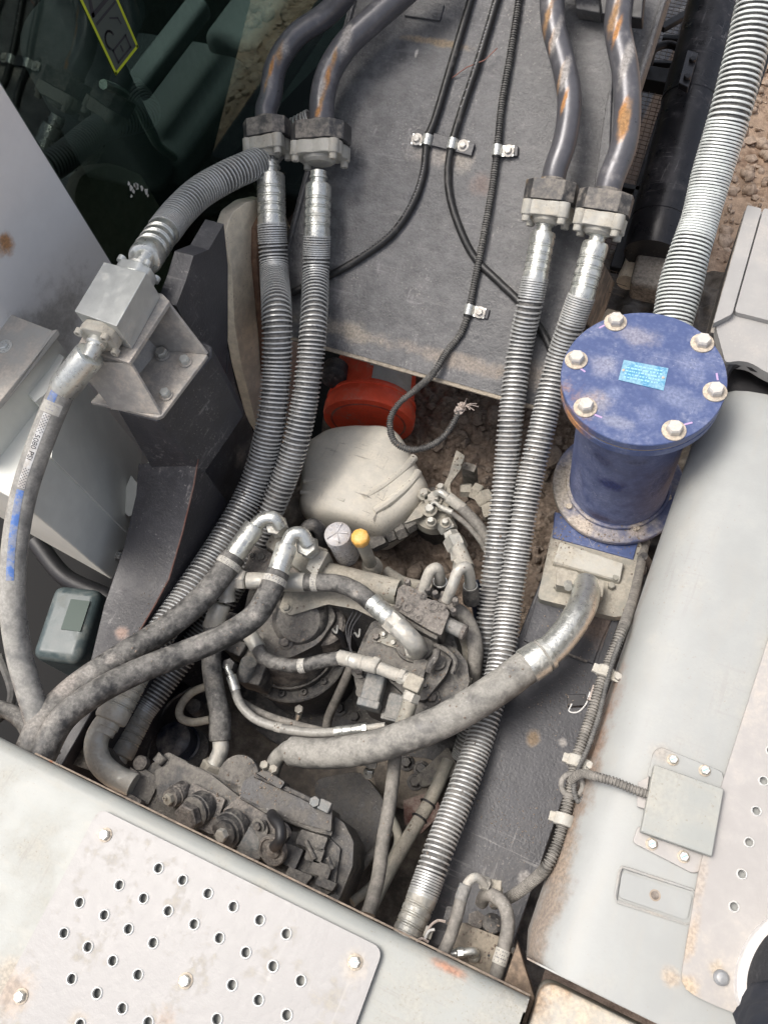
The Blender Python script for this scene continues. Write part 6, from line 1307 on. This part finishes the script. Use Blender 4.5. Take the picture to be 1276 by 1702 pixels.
t = T('center_bolts', 'bolted brown ring segment deep below the right swing motor', 'ring', A(680,1330,-.72))
P('ring_plate', MB().prism(rounded([A(*q,-.72) for q in ((620,1250),(720,1262),(745,1300),(700,1350),(650,1340),(620,1300)) ], .02, 3), (0,0,-.02)), 'floor', t, bevel=.004)
for a, b in ((675,1268), (700,1278), (690,1300)): bolt(t, A(a,b,-.718), Z, .015, .014, 'irond', 'irond', 1.5)
o = P('red_brown_patch_plate', MB().prism([A(*q,-.68) for q in ((670,1330),(720,1315),(735,1350),(700,1385),(672,1370))], (0,0,-.01)), mat('red_oxide_primer', (.12,.035,.025), .7, dust=.3)); TAG(o, 'dull red primer plate in the gap left of the long spring hose', 'plate')
# thing in the dark: blue-black filters lower left of well
t = T('dark_filter_can', 'dark blue can with grey bands in shadow behind the vertical hose', 'filter can', A(300,1215,-.6))
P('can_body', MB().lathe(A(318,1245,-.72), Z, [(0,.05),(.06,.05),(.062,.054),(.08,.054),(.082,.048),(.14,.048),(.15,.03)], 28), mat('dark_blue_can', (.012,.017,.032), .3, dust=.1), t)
P('can_band', MB().lathe(A(318,1245,-.655), Z, [(0,.0545),(.012,.0545)], 28), 'irond', t); P('can_cap', MB().lathe(A(328,1178,-.56), Z, [(0,.022),(.03,.02),(.034,.01)], 18), 'irond', t)
t = T('round_rim', 'thin dark curved rim plate in shadow left of the well', 'rim', A(285,1200,-.6))
P('rim_edge', MB().tube(spline([A(320,1142,-.55), A(285,1165,-.56), A(262,1200,-.58), A(250,1240,-.60), A(245,1275,-.62)], .006), .004, 6), 'irond', t)
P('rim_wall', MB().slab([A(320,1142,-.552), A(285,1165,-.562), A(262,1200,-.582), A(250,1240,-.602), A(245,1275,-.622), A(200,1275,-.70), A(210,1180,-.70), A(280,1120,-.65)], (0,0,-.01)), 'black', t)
# ================================================================== RIGHT FRAME RAIL
t = T('right_frame_rail', 'flat dark right frame rail with white paint spots under the big hose', 'frame rail', (-.1, .4, -.42))
FRZ = -.42
y0_, y1_ = -.25, 1.30
P('rail_top', MB().box((-.105, (y0_+y1_)/2, FRZ-.006), XA*.112, YA*(y1_-y0_)/2, Z*.006), 'frameR', t, bevel=.002)
P('rail_web', MB().box((-.20, (y0_+y1_)/2, FRZ-.25), XA*.01, YA*(y1_-y0_)/2, Z*.235), 'frameR', t)
P('rail_web', MB().box((-.015, (y0_+y1_)/2, FRZ-.25), XA*.01, YA*(y1_-y0_)/2, Z*.235), 'frameR', t)
P('raised_plate', MB().prism([A(895,985,FRZ+.006), A(1020,1020,FRZ+.006), A(1000,1062,FRZ+.006), A(985,1103,FRZ+.006), A(925,1082,FRZ+.006), A(870,1065,FRZ+.006)], (0,0,-.0055)), 'frameR', t, bevel=.001)
P('weld_bead', MB().tube([A(925,1080,FRZ+.004), A(950,1090,FRZ+.004), A(975,1100,FRZ+.004)], .004, 6), 'ironp', t)
P('edge_rib', MB().prism([A(1018,1024,FRZ+.004), A(1030,1024,FRZ+.004), A(985,1160,FRZ+.004), A(975,1150,FRZ+.004)], (0,0,-.02)), 'frame', t, bevel=.001)
# ================================================================== WIRING CONDUIT BETWEEN RAIL AND HOOD
HZ = -.07
def hz(*q): return [A(a, b, HZ) for a, b in q]
p4 = resample(spline([A(1072,900,-.42), A(1054,985,-.28)]+hz((1034,1045),(1016,1090),(1000,1130),(985,1180),(968,1230),(955,1270),(946,1320),(935,1370),(925,1405),(908,1440))+[A(880,1468,-.12), A(850,1490,-.18), A(820,1502,-.26)], .002), .0011)
r4 = px(9.5, A(1000,1130,HZ)); o = P('main_conduit', MB().tube(p4, [r4*(1-.26*((i*.0011/.0060) % 1 > .55)) for i in range(len(p4))], 12), 'conduitd', ang=50); TAG(o, 'long corrugated wiring conduit following the hood edge down to the small solenoid block', 'conduit')
p5 = resample(spline(hz((1022,1060),(1008,1100),(997,1140),(985,1190),(968,1240),(952,1275),(944,1310),(952,1330),(968,1312)), .002), .0011)
p5 = [p+Z*.012+XA*.010 for p in p5]; o = P('branch_conduit', MB().tube(p5, [.0055*(1-.24*((i*.0011/.0055) % 1 > .55)) for i in range(len(p5))], 10), 'conduit', ang=50); TAG(o, 'thinner corrugated conduit strapped along the main one', 'conduit')
p6 = resample(spline([A(948,1298,-.06), A(964,1286,-.03), A(990,1291,.008), A(1020,1299,.020), A(1052,1312,.022), A(1080,1322,.022)], .002), .0011)
o = P('side_conduit', MB().tube(p6, [.0085*(1-.24*((i*.0011/.0058) % 1 > .55)) for i in range(len(p6))], 12), 'conduitd', ang=50); TAG(o, 'dusty conduit stub crossing the hood to the square cover plate', 'conduit')
o = P('conduit_loop', MB().tube(spline(torus_pts(A(950,1305,-.06), Vector((.2,-.2,1)), .020, 16), .004), .0055, 10), 'conduitd'); TAG(o, 'small loop of conduit at the branch point beside the hood', 'conduit')
def pclamp(a, b, z, lab, r_=.016):
    t = T('conduit_clamp', lab, 'clamp', A(a,b,z), 'plated clamps on the hood conduit'); c = A(a,b,z); i = min(range(len(p4)), key=lambda k: (p4[k]-c).length); c = p4[i]; d = (p4[min(i+8,len(p4)-1)]-p4[max(i-8,0)]).normalized()
    P('clamp_band', MB().lathe(c-d*.011, d, [(0,r_*.9),(.001,r_),(.021,r_),(.022,r_*.9)], 20), 'clampw', t); s_ = d.cross(Z).normalized()
    P('clamp_tab', MB().box(c-s_*(r_+.008)*(1), s_*.012, d*.010, Z*.003), 'clampw', t, bevel=.001); P('clamp_bolt', MB().hexn(c-s_*(r_+.010)+Z*.003, Z, .008, .010), 'zincd', t)
    P('clamp_ear', MB().box(c+s_*(r_+.003), s_*.006, d*.009, Z*.006), 'clampw', t, bevel=.002)
pclamp(993,1143,-.2,'upper dusty clamp on the hood conduit'); pclamp(948,1283,-.2,'middle clamp where the conduit branches'); pclamp(928,1374,-.2,'lower clamp on the hood conduit', .019)
t = T('loose_connector', 'small black connector on a white wire loop at the rail edge', 'connector', A(962,1165,-.25))
P('connector_body', MB().box(A(958,1165,-.22), Vector((.018,.008,0)), Vector((-.005,.012,0)), Z*.008), 'black', t, bevel=.002)
P('wire_loop', MB().tube(spline([A(980,1150,-.2), A(972,1172,-.2), A(958,1184,-.21), A(945,1182,-.21), A(950,1170,-.21)], .003), .0015, 6), 'white', t)
P('tape_wrap', MB().cyl(A(990,1140,-.19), A(982,1165,-.2), .007), 'rag', t)
# ================================================================== SMALL SOLENOID BLOCK AT THE DECK CORNER
t = T('corner_solenoid_block', 'small brown manifold block with two hooked hoses at the deck corner', 'valve block', A(790,1590,-.25))
zz = -.17
P('block', MB().prism([A(768,1533,zz), A(838,1560,zz), A(826,1640,zz), A(750,1612,zz), A(752,1570,zz)], (0,0,-.12)), mat('brown_dusty_block', (.20,.18,.15), .5, .1, .5, (.27,.235,.185), scale=10, bump=.3), t, bevel=.002)
P('block_shelf', MB().prism([A(755,1530,zz-.06), A(845,1560,zz-.06), A(850,1600,zz-.06), A(740,1600,zz-.06)], (0,0,-.08)), 'iron', t, bevel=.003)
P('cartridge', MB().lathe(A(812,1556,-.25), Vector((.0,.35,.9)), [(0,.020),(.07,.019),(.072,.015),(.075,.008)], 20), 'irond', t)
P('cartridge', MB().lathe(A(788,1545,-.25), Vector((.0,.35,.9)), [(0,.014),(.04,.014),(.041,.018),(.052,.018),(.054,.012)], 6), 'ironp', t)
P('side_coil', MB().prism(rounded([A(742,1506,-.2), A(758,1508,-.2), A(750,1540,-.2), A(735,1535,-.2)], .004), (0,0,-.05)), 'iron', t, bevel=.004)
P('side_coil', MB().prism(rounded([A(722,1545,-.2), A(750,1548,-.2), A(742,1575,-.2), A(716,1568,-.2)], .004), (0,0,-.05)), 'black', t, bevel=.004)
P('test_elbow', MB().tube(spline([A(788,1586,-.165), A(787,1582,-.145), A(776,1583,-.14), A(766,1584,-.14)], .003), .008, 14), 'zinc', t); nut(t, A(771,1583,-.14), A(750,1585,-.14)-A(770,1583,-.14), .0095, .013, 'zinc'); P('test_cap', MB().lathe(A(759,1585,-.14), A(745,1586,-.14)-A(760,1585,-.14), [(0,.0085),(.012,.0085),(.014,.005)], 16), 'zinc', t)
P('elbow_base', MB().lathe(A(787,1588,-.17), Z, [(0,.013),(.006,.012),(.01,.008)], 16), 'zincd', t)
P('pin_hole', MB().lathe(A(812,1588,-.1695), Z, [(0,.0025),(.0003,.0025)], 10), 'black', t)
t2 = T('hooked_hose', 'left hooked grey hose with blue-grey ferrule at the corner block', 'hose', A(770,1500,-.15), 'hooked hoses at the corner block')
P('hook_pipe', MB().tube(spline([A(806,1470,-.13), A(790,1458,-.11), A(778,1466,-.11), A(772,1478,-.11)], .003), .0085, 16), 'zincd', t2)
ferrule(t2, A(774,1470,-.11), A(765,1496,-.112), .012, 'ironbl', 0); P('hose_body', MB().tube(spline([A(767,1490,-.112), A(757,1530,-.115), A(745,1565,-.115), A(725,1605,-.11)], .005), .0115, 16), 'conduitd', t2)
nut(t2, A(800,1466,-.13), A(812,1470,-.14)-A(798,1464,-.13), .013, .014, 'zincd'); P('elbow_block', MB().box(A(821,1472,-.15), Vector((.013,.004,0)), Vector((-.003,.010,0)), Z*.010), 'khaki', t2, bevel=.002); P('drop_pipe', MB().cyl(A(828,1478,-.15), A(824,1500,-.2), .009), 'khaki', t2)
t2 = T('hooked_hose', 'right hooked grey hose with white printed label at the corner block', 'hose', A(840,1540,-.15), 'hooked hoses at the corner block')
hp_ = spline([A(800,1500,-.19), A(806,1488,-.16), A(822,1490,-.13), A(838,1506,-.115), A(844,1535,-.11), A(838,1570,-.11), A(828,1605,-.11), A(818,1650,-.115)], .004)
P('hose_body', MB().tube(hp_, .0125, 18), 'conduitd', t2); i = min(range(len(hp_)), key=lambda k: (hp_[k]-A(830,1588,-.11)).length); band(t2, hp_[i], hp_[i+1]-hp_[i-1], .0135, .026)
i = len(hp_)-6; ferrule(t2, hp_[-1], hp_[i], .0145, 'zincd', 2)
t = T('white_wire_ends', 'tangle of small white-tipped wires by the spring hose ferrule', 'wires', A(715,1545,-.18))
for k, q in enumerate((((708,1552),(716,1538),(728,1530),(740,1532)), ((706,1560),(712,1548),(722,1545)), ((690,1568),(700,1560),(712,1566)))): P('wire', MB().tube(spline([A(a,b,-.17+.004*k) for a,b in q], .003), .0026, 6), 'rag' if k != 1 else 'white', t)
P('clip_body', MB().box(A(712,1550,-.18), XA*.008, YA*.010, Z*.006), 'clampw', t, bevel=.001)
t = T('side_stud', 'small steel stud and nut right of the corner block in the dark gap', 'stud', A(848,1578,-.15))
P('stud', MB().cyl(A(842,1575,-.16), A(856,1582,-.15), .006), 'zincd', t); nut(t, A(844,1575,-.158), A(856,1582,-.15)-A(842,1575,-.16), .010, .010, 'ironp')
# ================================================================== THE PERSON'S SHOE AND TROUSER LEG
t = T('person', 'person in a black knit shoe with white sole and black trousers, bottom right corner', 'person', A(1290, 1620, .025))
zs = .024
sole = [A(*q, zs+.012) for q in ((1276,1526),(1256,1545),(1238,1572),(1226,1602),(1221,1632),(1224,1660),(1240,1700),(1290,1760),(1350,1780),(1400,1700),(1400,1600),(1360,1530),(1315,1508))]
P('shoe_sole', MB().prism(rounded(sole, .008, 3), (0,0,-.030)), 'sole', t, bevel=.008, seg=4)
so_ = resample(spline(sole+[sole[0]], .01), .006)[:-1]; cc = sum(so_, Vector())/len(so_); v = []; n = len(so_)
pr_ = [(.010,.965),(.014,1.0),(.022,1.01),(.030,.985),(.035,.93),(.034,.86)]
for zo, k in pr_: v += [cc+(p-cc)*k+Z*(zo-.012) for p in so_]
P('sole_rim', MB().add(v, [(i*n+k, i*n+(k+1) % n, (i+1)*n+(k+1) % n, (i+1)*n+k) for i in range(5) for k in range(n)]), 'sole', t, ang=60)
v = []; pr_ = [(.015,.86),(.032,.855),(.046,.82),(.060,.74),(.072,.60),(.080,.40),(.083,.2)]
for zo, k in pr_: v += [cc+(p-cc)*k+Z*zo*.9 for p in so_]
P('shoe_upper', MB().add(v, [(i*n+k, i*n+(k+1) % n, (i+1)*n+(k+1) % n, (i+1)*n+k) for i in range(6) for k in range(n)]+[tuple(range(6*n, 7*n))]), 'mesh', t, ang=180)
kn = MB(); rnd = random.Random(9)
lg = [A(1304,1716,.075), A(1320,1752,.20), A(1350,1830,.34), A(1380,1920,.50)]; lp = spline(lg, .01); nn = 40; v = []; fr = frames(lp)
for i, (p, a, b) in enumerate(fr):
    for k in range(nn):
        g = 2*math.pi*k/nn; r_ = .068+.02*i/len(fr)+.010*noise.noise(Vector((math.cos(g)*1.6, math.sin(g)*1.6, i*.10)))+.006*noise.noise(Vector((math.cos(g)*4, math.sin(g)*4, i*.25))); v.append(p+(a*math.cos(g)+b*math.sin(g))*r_)
P('trouser_leg', MB().add(v, [(i*nn+k, i*nn+(k+1) % nn, (i+1)*nn+(k+1) % nn, (i+1)*nn+k) for i in range(len(fr)-1) for k in range(nn)]+[tuple(range(nn))]), 'cloth', t, ang=180)
for o in list(bpy.data.objects):
    if o.name.startswith('soil_clods'): TAG(o, 'loose brown soil clods scattered on the ground beyond the machine', 'soil')
    if o.name.startswith('mud_clods'): TAG(o, 'crumbs of dry mud scattered over the mud bed in the well', 'mud')

# crumbs of dried mud fallen on whatever faces up in the well
bpy.context.view_layer.update(); dg = bpy.context.evaluated_depsgraph_get(); rnd = random.Random(21); mb = MB(); cnt = 0
for k in range(16000):
    if cnt > 2600: break
    x = rnd.uniform(-1.1, .0); y = rnd.uniform(-.1, 1.1)
    if noise.noise(Vector((x*7, y*7, 2))) < rnd.uniform(-.15, .5): continue
    hit, loc, nrm, idx, ob, mtx = S.ray_cast(dg, Vector((x, y, -.02)), Vector((0, 0, -1)))
    if not hit or nrm.z < .75 or loc.z > -.12: continue
    if any(w_ in ob.name for w_ in ('hood', 'filter', 'lid', 'plug', 'housing_body', 'sole', 'jug', 'bucket', 'cap', 'elbow', 'ferrule', 'nut', 'collar')) : continue
    if 'hose' in ob.name or 'spring' in ob.name:
        if rnd.random() < .8: continue
    r_ = rnd.choice((.0010, .0014, .0018, .0024))*rnd.uniform(.7, 1.4)
    if 'rail' in ob.name: r_ *= .6
    clod_mesh(mb, loc+Z*r_*.25, r_, k+500); cnt += 1
o = P('dirt_crumbs', mb, 'clod', kind='stuff', ang=60); TAG(o, 'fine crumbs of dry dirt lying on the castings and rail tops in the well', 'dirt')
